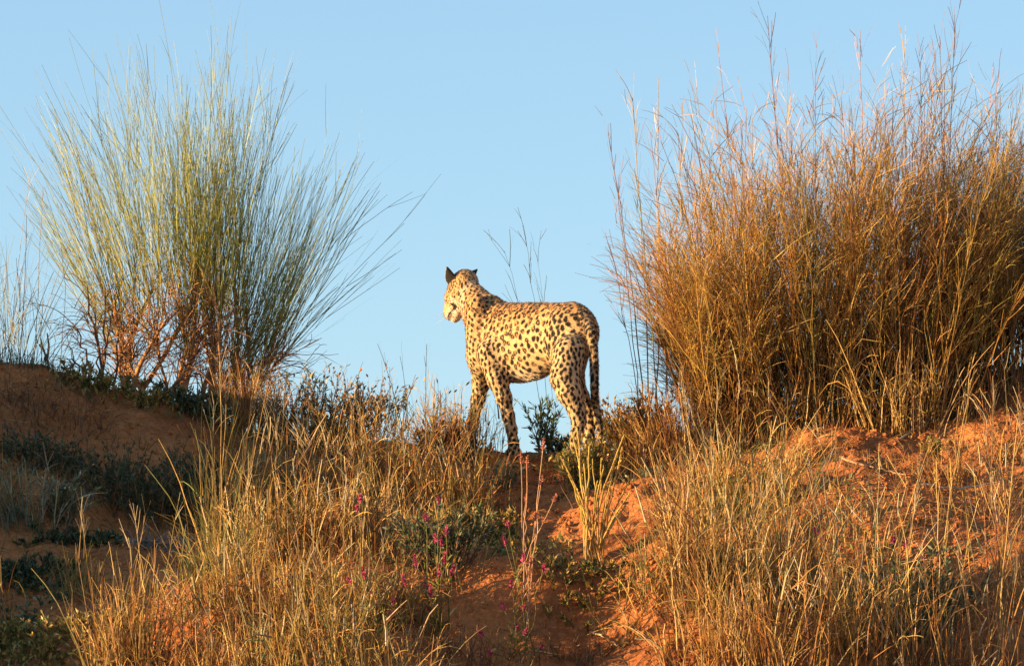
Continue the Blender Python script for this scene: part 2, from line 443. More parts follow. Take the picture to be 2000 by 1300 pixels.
# local measures
ztop = P(1000, 590, 20.2)[2]; zbel = P(1000, 745, 20.2)[2]
hrel = (pz_-zbel)/(ztop-zbel)
lr = np.random.default_rng(21)
def n3(Q, s, sd_=0): return vnoise(Q[:, 0]*s+Q[:, 2]*s*.7, Q[:, 2]*s-Q[:, 1]*s*.6, sd_)
cream = np.array([.60, .40, .20]); tan = np.array([.48, .24, .075]); rufous = np.array([.36, .14, .04]); white = np.array([.68, .56, .43])
t = sstep(.45, 1.02, hrel+.08*n3(LV, 18, 1)); t2 = sstep(.85, 1.15, hrel+.08*n3(LV, 18, 2))
fwp = sstep(P(992, 600, YB(992)) @ FWD, P(962, 600, YB(962)) @ FWD, LV @ FWD); t2 = t2*(1-.85*fwp); t = t*(1-.5*fwp); base = cream*(1-t[:, None])+tan*t[:, None]; base = base*(1-t2[:, None])+rufous*t2[:, None]
bel = sstep(.22, -.02, hrel)*np.isin(reg, [0, 1, 3]); base = base*(1-bel[:, None])+white*bel[:, None]
lm = np.isin(reg, [4]); base[lm] = base[lm]*.5+cream*.5
hm = np.isin(reg, [6]); loc = (LV-HC) @ HAX.T/HS
base[hm] = tan*.5+cream*.5
mz = hm & (loc[:, 0] > .03); w1 = sstep(-.005, -.04, loc[:, 2])[:, None]*.9
base = np.where(mz[:, None], base*(1-w1)+white*w1, base)
base[reg == 5] *= .8
# throat and chest paler
thr = (reg == 3) & (LV @ FWD > (P(930, 650, YB(930)) @ FWD)); base[thr] = base[thr]*.6+white*.4
# spots: evenly spread seeds on the skin
dark = np.zeros(len(LV)); fill = np.zeros(len(LV))
kt = kdtree.KDTree(len(LV))
for i_, v in enumerate(LV): kt.insert(v, i_)
kt.balance()
spacing = {0: .0268, 1: .0215, 2: .0275, 3: .0190, 4: .0205, 5: .021, 6: .0120, 7: 1}
cand = lr.permutation(len(LV))[:60000]
taken = {}; seeds = []
cs = .027
for i_ in cand:
    r_ = reg[i_]; sp = spacing[r_]
    if r_ == 7: continue
    if r_ in (0, 2) : sp *= .86 if hrel[i_] > .85 else 1
    q = LV[i_]; key = tuple((q//cs).astype(int)); good = True
    for a in (-1, 0, 1):
        for b in (-1, 0, 1):
            for c_ in (-1, 0, 1):
                for s_ in taken.get((key[0]+a, key[1]+b, key[2]+c_), ()):
                    if ((LV[s_]-q)**2).sum() < sp*sp: good = False; break
                if not good: break
            if not good: break
        if not good: break
    if good: taken.setdefault(key, []).append(i_); seeds.append(i_)
for i_ in seeds:
    r_ = reg[i_]; n_ = nrm[i_]; q = LV[i_]
    up = np.array([.18*lr.normal(), .1*lr.normal(), 1]); up = up-n_*np.dot(up, n_); up /= np.linalg.norm(up)+1e-6; sdv = np.cross(n_, up)
    hr = hrel[i_]
    ring = False
    if r_ in (0,): rx, rz = .0110, .0122; ring = .15 < hr < .98 and lr.random() < .6
    elif r_ == 1: rx, rz = .0082, .0098; ring = hr > .55 and lr.random() < .3
    elif r_ == 2: rx, rz = .0118, .0142; ring = lr.random() < .15
    elif r_ == 3: rx, rz = .0062, .0088
    elif r_ == 4: rx, rz = .0080, .0112
    elif r_ == 5: rx, rz = .0115, .0105
    else:
        rx, rz = .0038, .0048
        if loc[i_, 0] > .085: rx, rz = .0024, .0026
        elif loc[i_, 2] > .0 and loc[i_, 0] < .03: rx, rz = .0052, .0060  # dense crown spots, enlarged to deepen its shade too
    if bel[i_] > .5: rx *= .9; rz *= .8
    sc_ = lr.uniform(.90, 1.16); rx *= sc_; rz *= sc_*lr.uniform(.85, 1.15)
    if ring: rx *= 1.08; rz *= 1.08
    near = kt.find_range(q, max(rx, rz)*1.6)
    ii = np.array([k_[1] for k_ in near])
    if len(ii) == 0: continue
    dv = LV[ii]-q; a = dv @ sdv/rx; b = dv @ up/rz
    th = np.arctan2(b, a); ph = lr.uniform(0, 6.28, 3)
    rad = np.hypot(a, b)/(1+.13*np.sin(2*th+ph[0])+.10*np.sin(3*th+ph[1]))
    soft = .18
    d_ = 1-sstep(1-soft, 1+soft, rad)
    if ring:
        gap = sstep(.45, .85, np.cos((th-ph[2])))*(lr.random() < .6)
        gap2 = sstep(.7, .9, np.cos(2*(th-ph[1])))*(lr.random() < .12)
        inner = 1-sstep(.22, .46, rad)
        fill[ii] = np.maximum(fill[ii], d_*.8)
        d_ = d_*(1-inner)*(1-.9*gap*sstep(.3, .6, rad))*(1-.8*gap2)
    dark[ii] = np.maximum(dark[ii], d_)
# dorsal line, tail bands, ear backs, mouth and lips
dors = (np.isin(reg, [0, 2])) & (hrel > .93)
spotc = np.array([.012, .007, .005]); fillc = np.array([.27, .12, .037])
colr = base*(1-fill[:, None]*.8)+fillc*fill[:, None]*.8
colr = colr*(1-dark[:, None])+spotc*dark[:, None]
em = reg == 7
colr[em] = (.018, .014, .012)
inner_e = em & ((nrm @ np.array([-.94, .3, 0])) > .82); colr[inner_e] = (.55, .42, .27)
crown = hm & (loc[:, 0] < .035) & (loc[:, 2] > .0); 
crown_shade = (.6*sstep(-.01, .035, loc[:, 2])*crown)[:, None]; colr = colr*(1-crown_shade)+np.array([.10, .06, .03])*crown_shade  # shade on the crown mixed into the coat colour as dark brown
lip = hm & (loc[:, 0] > .060) & (loc[:, 0] < .135) & (np.abs(loc[:, 2]+.040) < .0026); colr[lip] = (.02, .012, .01)
corner = hm & (((loc[:, 0]-.070)/.016)**2+((loc[:, 2]+.042)/.010)**2 < 1) & (np.abs(loc[:, 1]) > .015); colr[corner] = (.02, .012, .01)
nose = hm & (loc[:, 0] > .130) & (loc[:, 2] > -.028) & (loc[:, 2] < -.002); colr[nose] = (.16, .06, .05)
tear = hm & (np.abs(loc[:, 0]-.066) < .016) & (np.abs(loc[:, 2]-.003) < .004) & (np.abs(loc[:, 1]) > .015); colr[tear] = (.03, .02, .015)

LB = empty('leopard', (float(P(1050, 880, 20.1)[0]), 20.1, float(hgt(P(1050, 880, 20.1)[0], 20.1))))
tag(LB, 'spotted leopard standing on the dune crest, head turned away to the left', 'leopard')
off = np.array(LB.location)
body = new_obj('body', mesh_np('leopard_body', LV-off, LFc, 4, colr), LB); body.data.materials.append(M_FUR)
# short coat hairs, lying back along the body
fr = np.random.default_rng(77)
fa = np.linalg.norm(fn, axis=1); fi = fr.choice(len(LFc), 70000, p=fa/fa.sum())
u_ = fr.random((len(fi), 2)); q4 = LV[LFc[fi]]
hbp = (q4[:, 0]*(1-u_[:, :1])+q4[:, 1]*u_[:, :1])*(1-u_[:, 1:])+(q4[:, 3]*(1-u_[:, :1])+q4[:, 2]*u_[:, :1])*u_[:, 1:]
hn = nrm[LFc[fi, 0]]; hr_ = reg[LFc[fi, 0]]; hc = colr[LFc[fi, 0]]
down = np.where(np.isin(hr_, [4, 5])[:, None], np.array([0, 0, -1.0]), -FWD*.75+np.array([0, 0, -.65]))
comb = down-hn*(down*hn).sum(1)[:, None]; comb /= np.linalg.norm(comb, axis=1)[:, None]+1e-6
hd = comb+hn*fr.uniform(.25, .7, (len(fi), 1))+fr.normal(size=hn.shape)*.18; hd /= np.linalg.norm(hd, axis=1)[:, None]
hl = np.choose(hr_, [.009, .009, .010, .010, .008, .011, .006, .004])*fr.uniform(.6, 1.3, len(fi))
hl = hl*np.where((hrel[LFc[fi, 0]] < .15) & np.isin(hr_, [0, 1, 3]), 1.2, 1)
sdh = np.cross(hd, hn+fr.normal(size=hn.shape)*.5); sdh /= np.linalg.norm(sdh, axis=1)[:, None]
e0 = hbp-hn*.001; e1 = e0+hd*hl[:, None]*.55; e2 = e0+hd*hl[:, None]+comb*hl[:, None]*.18
HV = np.stack([e0-sdh*.0009, e0+sdh*.0009, e1+sdh*.0007, e1-sdh*.0007, e2+sdh*.0002, e2-sdh*.0002], 1).reshape(-1, 3)
k6 = np.arange(len(fi))[:, None]*6
HF4 = np.concatenate([k6+np.array([0, 1, 2, 3]), k6+np.array([3, 2, 4, 5])])
hc = hc*fr.uniform(.8, 1.25, (len(fi), 1))
fur = new_obj('fur', mesh_np('fur', HV-off, HF4, 4, np.repeat(hc, 6, 0)), LB); fur.data.materials.append(M_FUR); fur['kind'] = 'stuff'
# eyes
def sphere(c, r, seg=12):
    th = np.linspace(0, math.pi, seg//2+1); ph = np.linspace(0, 2*math.pi, seg, endpoint=False)
    A, B = np.meshgrid(th, ph, indexing='ij'); v = np.stack([np.sin(A)*np.cos(B), np.sin(A)*np.sin(B), np.cos(A)], -1)*r
    v = v.reshape(-1, 3)+c; n0, n1 = A.shape; i_ = np.arange(n0*n1).reshape(n0, n1); j_ = np.roll(i_, -1, 1)
    f_ = np.stack([i_[:-1].ravel(), i_[1:].ravel(), j_[1:].ravel(), j_[:-1].ravel()], 1); return v, f_
M_EYE = m_flat('eye', (.30, .22, .06), .1)
for s in (1, -1):
    v, f = sphere(hp(.066, s*.0385, .008)-off, .0115); e_ = new_obj('eye', mesh_np('eye', v, f), LB); e_.data.materials.append(M_EYE)
# ------------------------------------------------------------------ plant kit
def unit(v): return v/(np.linalg.norm(v, axis=-1, keepdims=True)+1e-9)
def dirs(n, spread, lean=(0, 0), r=rng):
    """unit directions round the vertical: spread in degrees (std), lean = tan of tilt in x and y"""
    a = np.tan(R(1)*spread*r.normal(size=(n, 2))*1.0)
    d = np.stack([a[:, 0]+lean[0], a[:, 1]+lean[1], np.ones(n)], 1); return unit(d)
def grow(base, d0, L, K=7, droop=.3, curl=.12, jit=.03, r=rng, pw=1.5):
    """curved stems: base N,3; start direction N,3; length N -> N,K,3"""
    n = len(base); t = np.linspace(0, 1, K)[None, :, None]
    L = np.broadcast_to(L, (n,)); droop = np.broadcast_to(droop, (n,))
    side = r.normal(size=(n, 1, 3))*curl
    flat = d0*np.array([1, 1, 0]); flat = flat+r.normal(size=(n, 3))*.15*np.array([1, 1, 0])
    D = d0[:, None, :]+side*t+(flat[:, None, :]*.6-np.array([0, 0, 1.0]))*(t**pw)*droop[:, None, None]
    D = D+r.normal(size=(n, K, 3))*jit; D = unit(D)
    st = D[:, :-1]*(L/(K-1))[:, None, None]
    return np.concatenate([base[:, None, :], base[:, None, :]+np.cumsum(st, 1)], 1)
def spawn(par, m, t0, t1, ang, L, K=6, droop=.1, curl=.1, jit=.03, r=rng, tpow=1.0, up=.0, lfall=0.0):
    """m side shoots on every parent curve"""
    n, Kp, _ = par.shape; pi = np.repeat(np.arange(n), m); t = t0+(t1-t0)*r.random(n*m)**tpow
    f = t*(Kp-1); i = np.clip(f.astype(int), 0, Kp-2); fr = (f-i)[:, None]
    b = par[pi, i]*(1-fr)+par[pi, i+1]*fr; tg = unit(par[pi, i+1]-par[pi, i])
    q = unit(np.cross(tg, r.normal(size=tg.shape))); a = R(1)*np.abs(ang[0]+ang[1]*r.normal(size=n*m))
    d = unit(tg*np.cos(a)[:, None]+q*np.sin(a)[:, None]+np.array([0, 0, up]))
    LL = L[0]+(L[1]-L[0])*r.random(n*m); LL = LL*(1-lfall*t)
    return grow(b, d, LL, K, droop, curl, jit, r), pi
class Veg:
    def __init__(s): s.V = []; s.F = []; s.C = []; s.n = 0
    def add(s, C3, r0, r1, c0, c1, sides=2, cvar=.18, belly=False, r=rng, cm=None, rp=1.0):
        """C3 N,K,3 curves; radius r0->r1; colour c0->c1 (cm in the middle)"""
        n, K, _ = C3.shape
        if n == 0: return s
        t = np.linspace(0, 1, K)
        tg = np.gradient(C3, axis=1); tg = unit(tg)
        ref = unit(r.normal(size=(n, 1, 3))*np.array([1, .55, .5])); a = unit(np.cross(tg, np.broadcast_to(ref, tg.shape))); b = np.cross(tg, a)
        rs = r.uniform(.75, 1.3, (n, 1))
        rad = (r0+(r1-r0)*t**rp)[None]*rs
        if belly: rad = (r0*np.sin(np.pi*np.clip(t*.93+.04, 0, 1))**.8)[None]*rs
        c0 = np.asarray(c0, float); c1 = np.asarray(c1, float)
        if c0.ndim == 1: c0 = np.broadcast_to(c0, (n, 3))
        if c1.ndim == 1: c1 = np.broadcast_to(c1, (n, 3))
        if cm is None: col = c0[:, None]*(1-t)[None, :, None]+c1[:, None]*t[None, :, None]
        else:
            cm = np.asarray(cm, float); cm = np.broadcast_to(cm, (n, 3)) if cm.ndim == 1 else cm
            w0 = np.clip(1-2*t, 0, 1)[None, :, None]; w1 = np.clip(2*t-1, 0, 1)[None, :, None]
            col = c0[:, None]*w0+c1[:, None]*w1+cm[:, None]*(1-w0-w1)
        col = col*np.exp(r.normal(size=(n, 1, 1))*cvar)*np.exp(r.normal(size=(n, 1, 3))*cvar*.25)
        if sides == 2:
            vv = np.stack([C3-a*rad[..., None], C3+a*rad[..., None]], 2)
            S_ = 2; rings = [(0, 1)]
        else:
            S_ = sides; an = np.arange(sides)*2*np.pi/sides
            vv = C3[:, :, None]+rad[..., None, None]*(a[:, :, None]*np.cos(an)[:, None]+b[:, :, None]*np.sin(an)[:, None])
            rings = [(k_, (k_+1) % sides) for k_ in range(sides)]
        ix = np.arange(n*K*S_).reshape(n, K, S_)+s.n
        for p_, q_ in rings:
            s.F.append(np.stack([ix[:, :-1, p_].ravel(), ix[:, :-1, q_].ravel(), ix[:, 1:, q_].ravel(), ix[:, 1:, p_].ravel()], 1))
        s.V.append(vv.reshape(-1, 3)); s.C.append(np.repeat(col.reshape(-1, 3), S_, 0)); s.n += n*K*S_
        return s
    def build(s, name, mat, parent=None, at=None):
        V_ = np.concatenate(s.V); F_ = np.concatenate(s.F); C_ = np.clip(np.concatenate(s.C), 0, 1)
        off_ = np.array(parent.location) if parent is not None else (np.zeros(3) if at is None else np.asarray(at, float))
        o = new_obj(name, mesh_np(name, V_-off_, F_, 4, C_), parent)
        if parent is None: o.location = [float(v) for v in off_]
        o.data.materials.append(mat); return o

def disc(n, cx, cy, sx, sy, r=rng):
    a = r.normal(size=(n, 2)); a = a/np.maximum(1, np.linalg.norm(a, axis=1)/2)[:, None]
    x = cx+a[:, 0]*sx; y = cy+a[:, 1]*sy; return np.stack([x, y, hgt(x, y)-.012], 1)

GOLD = (.40, .245, .065); STRAW = (.48, .32, .12); ORNG = (.35, .155, .042); RUST = (.19, .08, .03); OLIV = (.16, .15, .038)
GREEN = (.10, .13, .035); GREY = (.17, .19, .12); DGRN = (.045, .065, .03); BRWN = (.15, .085, .045); PALE = (.55, .44, .26)
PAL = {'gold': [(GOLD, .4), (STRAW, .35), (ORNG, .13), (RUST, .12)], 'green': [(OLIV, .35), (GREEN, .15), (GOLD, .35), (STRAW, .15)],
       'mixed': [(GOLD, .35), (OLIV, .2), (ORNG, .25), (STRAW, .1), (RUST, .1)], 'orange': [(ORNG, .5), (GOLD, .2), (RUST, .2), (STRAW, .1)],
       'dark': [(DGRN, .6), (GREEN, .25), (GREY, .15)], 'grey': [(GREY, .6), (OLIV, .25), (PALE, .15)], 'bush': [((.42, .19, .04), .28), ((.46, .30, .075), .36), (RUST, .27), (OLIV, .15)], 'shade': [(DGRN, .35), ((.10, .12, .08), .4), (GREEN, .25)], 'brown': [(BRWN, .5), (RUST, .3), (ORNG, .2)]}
def pick(pal, n, r=rng):
    cs_ = np.array([c for c, w_ in PAL[pal]]); ws = np.array([w_ for c, w_ in PAL[pal]]); return cs_[r.choice(len(cs_), n, p=ws/ws.sum())]

def panicles(vg, st, col, m=9, L=(.06, .14), r=rng, t0=.72):
    tw, pi = spawn(st, m, t0, 1.0, (16, 7), L, 4, .15, .12, .03, r)
    vg.add(tw, .0012, .0007, col, col, 2, .2, r=r)

def tuft(name, label, cat, px, py, w_, h_, n, pal, spread=11, droop=.35, heads=0, group=None, d=.5, lean=(0, 0), r0=.0028, tall=0, bent=.05, Y=None, leafy=0):
    r = np.random.default_rng(abs(hash((px, py, n))) % (2**31) if False else int(px*131+py*7+n))
    b0 = G(px, py) if Y is None else np.array([(px-1000)/FPX*Y, Y, float(hgt((px-1000)/FPX*Y, Y))])
    vg = Veg()
    b = disc(n, b0[0], b0[1], w_*.30, w_*.30*d, r)
    off_ = (b[:, :2]-b0[:2])/max(w_, .05)
    dd = dirs(n, spread, lean, r); dd[:, :2] += off_*.35; dd = unit(dd)
    L = h_*np.clip(r.normal(.72, .2, n), .25, 1.15)
    dr = np.abs(r.normal(droop, droop*.6, n)); k_ = r.random(n) < bent; dr[k_] += 1.4
    st = grow(b, dd, L, 7, dr, .16, .05, r, 2.0)
    c = pick(pal, n, r); cb = c*.75+np.array(BRWN)*.25
    vg.add(st, r0, .0008, cb, c, 2, .22, r=r)
    # fine side leaves give the tuft its tangle
    lv, pi = spawn(st, 1, .15, .8, (24, 12), (h_*.18, h_*.42), 5, .7, .25, .05, r)
    vg.add(lv, r0*.7, .0006, c[pi], c[pi], 2, .25, r=r)
    if tall:
        bt = disc(tall, b0[0], b0[1], w_*.22, w_*.22*d, r); ts = grow(bt, dirs(tall, spread*.7, lean, r), h_*r.uniform(1.05, 1.5, tall), 8, .10, .08, .02, r)
        ct = pick('gold', tall, r); vg.add(ts, .0024, .001, ct, ct*.9, 3, .15, r=r)
        panicles(vg, ts, np.array(PALE)*.75, 6, (.05, .12), r)
    if heads:
        hb = st[r.choice(n, min(heads, n), replace=False)]
        hs_ = hb[:, -3:]; vg.add(hs_, .0038, .002, np.array(PALE)*.8, np.array(PALE)*.8, 3, .2, r=r)
    if leafy:
        le, pi = spawn(st, leafy, .1, 1, (38, 12), (.015, .035), 3, .1, .1, 0, r); cl = pick('green', len(le), r)
        vg.add(le, .0042, .001, cl, cl, 2, .25, belly=True, r=r)
    o = vg.build(name, M_GRASS, at=b0); tag(o, label, cat, group); return o

def leafy(name, label, cat, px, py, w_, h_, n, pal, group=None, leaves=22, ls=(.012, .032), lw=.0042, spread=16, Y=None, wood='brown', d=.5, side=3, lean=(0, 0)):
    r = np.random.default_rng(int(px*17+py*3+n))
    b0 = G(px, py) if Y is None else np.array([(px-1000)/FPX*Y, Y, float(hgt((px-1000)/FPX*Y, Y))])
    root = empty(name, b0); tag(root, label, cat, group)
    b = disc(n, b0[0], b0[1], w_*.22, w_*.22*d, r); dd = dirs(n, spread, lean, r); dd[:, :2] += (b[:, :2]-b0[:2])/max(w_, .05)*.8; dd = unit(dd)
    st = grow(b, dd, h_*r.uniform(.55, 1.05, n), 7, .12, .25, .05, r)
    tw, pi = spawn(st, side, .25, .95, (28, 8), (h_*.15, h_*.38), 5, .0, .2, .05, r, up=.3)
    cw = pick(wood, n, r); v1 = Veg().add(st, .0034, .0012, cw, cw, 3, .2, r=r); cw = pick(wood, len(tw), r); v1.add(tw, .0016, .0008, cw, cw, 2, .2, r=r)
    v1.build('stem', M_WOOD, root)['kind'] = 'stuff'
    l1, pi = spawn(st, leaves, .2, 1, (32, 12), ls, 3, .1, .1, 0, r); l2, pi = spawn(tw, max(3, leaves//3), .1, 1, (32, 12), ls, 3, .1, .1, 0, r)
    v2 = Veg()
    for l_ in (l1, l2): c = pick(pal, len(l_), r); v2.add(l_, lw, .001, c, c, 2, .3, belly=True, r=r)
    v2.build('foliage', M_LEAF, root)['kind'] = 'stuff'
    return root

# ------------------------------------------------------------------ broom shrub on the left crest
def broom():
    r = np.random.default_rng(5)
    Yc = 20.7; b0 = np.array([(350-1000)/FPX*Yc, Yc, 0]); b0[2] = hgt(b0[0], Yc)
    root = empty('broom_shrub', b0); tag(root, 'tall green broom shrub fanning fine stems from orange woody bases on the left crest', 'shrub')
    # woody limbs, (root px, tip px, tip py, depth at tip, radius)
    limbs = []
    spec = [(243, 760, 262, 640, 0, .016), (246, 760, 300, 560, .1, .015), (250, 762, 330, 620, -.12, .013), (258, 765, 395, 560, .15, .013), (300, 785, 225, 600, .1, .011), (320, 790, 350, 600, -.05, .012),
            (335, 795, 420, 620, .12, .012), (345, 795, 300, 640, -.2, .010), (470, 815, 452, 690, 0, .015), (472, 815, 480, 600, .08, .014), (476, 815, 455, 560, -.1, .013), (468, 812, 520, 700, 0, .013),
            (330, 792, 540, 690, -.05, .013), (335, 792, 450, 775, .05, .012), (340, 795, 250, 705, .15, .010), (430, 810, 400, 640, .1, .011), (300, 785, 370, 690, .05, .010), (455, 812, 560, 690, .1, .010), (400, 812, 410, 590, -.05, .012), (385, 808, 440, 560, .1, .011), (350, 795, 385, 540, 0, .012), (420, 812, 430, 620, -.12, .010)]
    K = 8; Lc = []
    for k_, (x0, y0, x1, y1, dy, rad) in enumerate(spec):
        Y0 = Yc+r.uniform(-.12, .12); x = (x0-1000)/FPX*Y0; a = np.array([x, Y0, float(hgt(x, Y0))-.03]); b = P(x1, y1, Y0+dy)
        t = np.linspace(0, 1, K)[:, None]; c = a*(1-t)+b*t
        bow = np.array([r.normal()*.03, r.normal()*.03, 0]); c = c+bow*np.sin(np.pi*t)+r.normal(size=c.shape)*.007*np.sin(np.pi*t)
        c[:, 2] += .015*np.sin(np.pi*t[:, 0]); Lc.append(c)
        v = Veg().add(c[None], rad*1.1, rad*.45, np.array((.46, .22, .085))*r.uniform(.8, 1.2), (.36, .18, .075), 6, .05, r=r)
        v.build('limb', M_WOOD, root)
    Lc = np.array(Lc)
    # brown crooked twigs in the lower tangle
    tw, _ = spawn(Lc, 26, .15, 1, (32, 14), (.10, .34), 7, -.1, .6, .16, r)
    tw2, _ = spawn(tw, 3, .2, 1, (30, 12), (.05, .16), 5, 0, .4, .10, r)
    v = Veg(); c = pick('brown', len(tw), r)*1.6; v.add(tw, .0030, .0012, c, c, 3, .25, r=r); c = pick('brown', len(tw2), r)*1.6; v.add(tw2, .0016, .0008, c, c, 2, .25, r=r)
    v.build('twig', M_WOOD, root)['kind'] = 'stuff'
    # long green stems: fan outwards from the limb tips
    n = 450
    li = r.integers(0, len(Lc), n); t = r.uniform(.55, 1, n)*(K-1); i = np.clip(t.astype(int), 0, K-2); f = (t-i)[:, None]
    b = Lc[li, i]*(1-f)+Lc[li, i+1]*f
    cen = P(385, 760, Yc); cen[2] -= .30
    out = b-cen; ang = np.arctan2(out[:, 0], out[:, 2]); a2 = np.clip(ang*.52+r.normal(size=n)*.17-.05+.25*np.maximum(ang-.3, 0), -.50, .86)
    dep = np.clip(r.normal(size=n)*.13, -.3, .3)
    dd = unit(np.stack([np.sin(a2), dep, np.cos(a2)], 1))
    reach = np.interp(a2, [-.95, -.6, -.3, 0, .25, .5, .8, 1.02], [.85, 1.0, 1.4, 1.35, 1.15, .95, .82, .75])
    L = reach*np.clip(r.normal(.70, .20, n), .3, 1.1)
    st = grow(b, dd, L, 10, .05, .15, .022, r)
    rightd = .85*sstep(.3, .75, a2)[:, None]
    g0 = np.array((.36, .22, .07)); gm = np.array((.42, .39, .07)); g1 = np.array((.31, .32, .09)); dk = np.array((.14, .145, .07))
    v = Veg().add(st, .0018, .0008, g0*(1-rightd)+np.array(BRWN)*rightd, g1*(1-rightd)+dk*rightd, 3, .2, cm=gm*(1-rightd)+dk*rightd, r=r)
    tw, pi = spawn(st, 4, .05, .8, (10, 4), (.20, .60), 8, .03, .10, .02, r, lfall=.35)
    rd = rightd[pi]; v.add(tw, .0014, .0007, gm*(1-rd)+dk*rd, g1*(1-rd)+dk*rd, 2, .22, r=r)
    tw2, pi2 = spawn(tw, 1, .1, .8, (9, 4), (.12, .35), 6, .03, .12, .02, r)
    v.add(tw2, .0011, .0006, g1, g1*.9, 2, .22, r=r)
    v.build('stem', M_GRASS, root)['kind'] = 'stuff'
    return root
broom()

# dead drooping bush left of it
def deadbush():
    r = np.random.default_rng(9)
    Yc = 20.3; x = (190-1000)/FPX*Yc; b0 = np.array([x, Yc, float(hgt(x, Yc))]); root = empty('dead_bush', b0)
    tag(root, 'small leafless bush with crooked drooping dark twigs left of the green broom shrub', 'bush')
    ends = [(150, 640, 0), (185, 600, .05), (215, 620, -.05), (230, 650, .05), (170, 560, 0), (205, 570, .08), (140, 700, .05), (245, 690, 0)]
    cs_ = []
    for x1, y1, dy in ends:
        a = b0+np.array([r.normal()*.03, r.normal()*.03, -.02]); b = P(x1, y1, Yc+dy); t = np.linspace(0, 1, 9)[:, None]
        c = a*(1-t)+b*t+r.normal(size=(9, 3))*.012*np.sin(np.pi*t); cs_.append(c)
        Veg().add(c[None], .007, .003, (.16, .075, .045), (.11, .055, .04), 5, .1, r=r).build('branch', M_WOOD, root)
    cs_ = np.array(cs_)
    a, _ = spawn(cs_, 9, .4, 1, (50, 15), (.12, .26), 8, .9, .6, .10, r); b, _ = spawn(a, 4, .2, 1, (30, 12), (.05, .13), 5, .6, .4, .08, r)
    c = pick('brown', len(a), r)*.8; v = Veg().add(a, .0026, .0012, c, c, 3, .2, r=r); c = pick('brown', len(b), r)*.9; v.add(b, .0014, .0008, c, c, 2, .2, r=r)
    v.build('twig', M_WOOD, root)['kind'] = 'stuff'
deadbush()

# ------------------------------------------------------------------ big dry bushes on the right crest
def bigbush(name, label, xs, Y0, Y1, n, seed, tops, pal, centre, lean_k, m1=9, rad=.0032, thick=1.0):
    r = np.random.default_rng(seed)
    px = r.uniform(xs[0], xs[1], n)**1.0; cl = np.linspace(xs[0], xs[1], 34)+r.normal(size=34)*8; k_ = r.random(n) < .75; px[k_] = cl[r.integers(0, 34, k_.sum())]+r.normal(size=k_.sum())*12
    Yd = r.uniform(Y0, Y1, n); x = (px-1000)/FPX*Yd; b = np.stack([x, Yd, hgt(x, Yd)-.02], 1)
    xm = (centre-1000)/FPX*20.2; ym = (Y0+Y1)/2
    b0 = np.array([xm, ym, float(hgt(xm, ym))]); root = empty(name, b0); tag(root, label, 'bush')
    lean = (x-xm)*lean_k; dd = np.stack([np.maximum(np.tan(lean)+np.tan(R(8)*r.normal(size=n)), -.27), (Yd-ym)*.5+r.normal(size=n)*.14, np.ones(n)], 1); dd = unit(dd)
    top = np.interp(px+np.tan(lean)*380, [t[0] for t in tops], [t[1] for t in tops])
    zt = np.array([P(1000, t, 20.2)[2] for t in top])
    L = np.maximum(.25, (zt-b[:, 2])/dd[:, 2])*np.clip(r.normal(.80, .15, n), .35, 1.12)
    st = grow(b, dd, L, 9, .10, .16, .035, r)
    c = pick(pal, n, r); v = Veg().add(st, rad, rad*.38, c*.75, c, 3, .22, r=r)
    tw, pi = spawn(st, m1, .22, .97, (21, 9), (.12, .38), 6, .25, .34, .05, r, lfall=.3)
    c2 = c[pi]*.5+pick(pal, len(pi), r)*.5; v.add(tw, .0017*thick, .0008, c2, c2*1.05, 2, .25, r=r)
    tw2, pi2 = spawn(tw, 2, .2, 1, (20, 9), (.05, .17), 4, .25, .25, .04, r); c3 = c2[pi2]
    v.add(tw2, .0012*thick, .0007, c3, c3*1.1, 2, .28, r=r)
    o = v.build('stem', M_GRASS, root); o['kind'] = 'stuff'
    return root, st, r
TOPS = [(1150, 700), (1225, 560), (1290, 450), (1380, 340), (1450, 290), (1520, 265), (1640, 240), (1760, 215), (1860, 210), (1940, 250), (2010, 290), (2200, 300)]
main, mst, mr_ = bigbush('dry_bush', 'huge golden brown dry bush spreading over the crest right of the leopard', (1375, 1900), 19.75, 20.55, 760, 31, TOPS, 'bush', 1600, .50, 14, .0027)
# long flowering stalks that rise above it, each a part
def stalks(root, specs, seed, Yr=(19.8, 20.3), rs=1.0):
    r = np.random.default_rng(seed); 
    for x0, y0, x1, y1, m in specs:
        Yd = r.uniform(*Yr); x = (x0-1000)/FPX*Yd; a = np.array([x, Yd, float(hgt(x, Yd))-.02])
        b = P(x1, y1, Yd+r.uniform(-.1, .1)); t = np.linspace(0, 1, 10)[:, None]
        c = a*(1-t)+b*t; c[:, 0] += (b[0]-a[0])*.12*(-np.sin(np.pi*t[:, 0])); c += r.normal(size=c.shape)*.004
        cc = pick('bush', 1, r)[0]*1.05
        v = Veg().add(c[None], .0030*rs, .0011*rs, cc, cc, 4, .1, r=r)
        tw, _ = spawn(c[None], m, .55, 1.0, (15, 5), (.07, .20), 5, .05, .12, .02, r); v.add(tw, .0014, .0008, cc, cc*1.05, 2, .2, r=r)
        tw2, _ = spawn(tw, 1, .2, .8, (15, 5), (.04, .10), 4, .1, .15, .02, r); v.add(tw2, .0011, .0007, cc, cc, 2, .2, r=r)
        v.build('stalk', M_GRASS, root)
stalks(main, [(1560, 850, 1497, 30, 24), (1470, 850, 1403, 110, 20), (1840, 850, 1868, 40, 30), (1800, 850, 1800, 120, 22), (1600, 850, 1590, 120, 20), (1520, 850, 1540, 160, 18), (1690, 850, 1680, 60, 16),
              (1420, 850, 1360, 170, 18), (1780, 850, 1765, 95, 18), (1860, 850, 1835, 90, 20), (1930, 850, 1945, 190, 18)], 77)
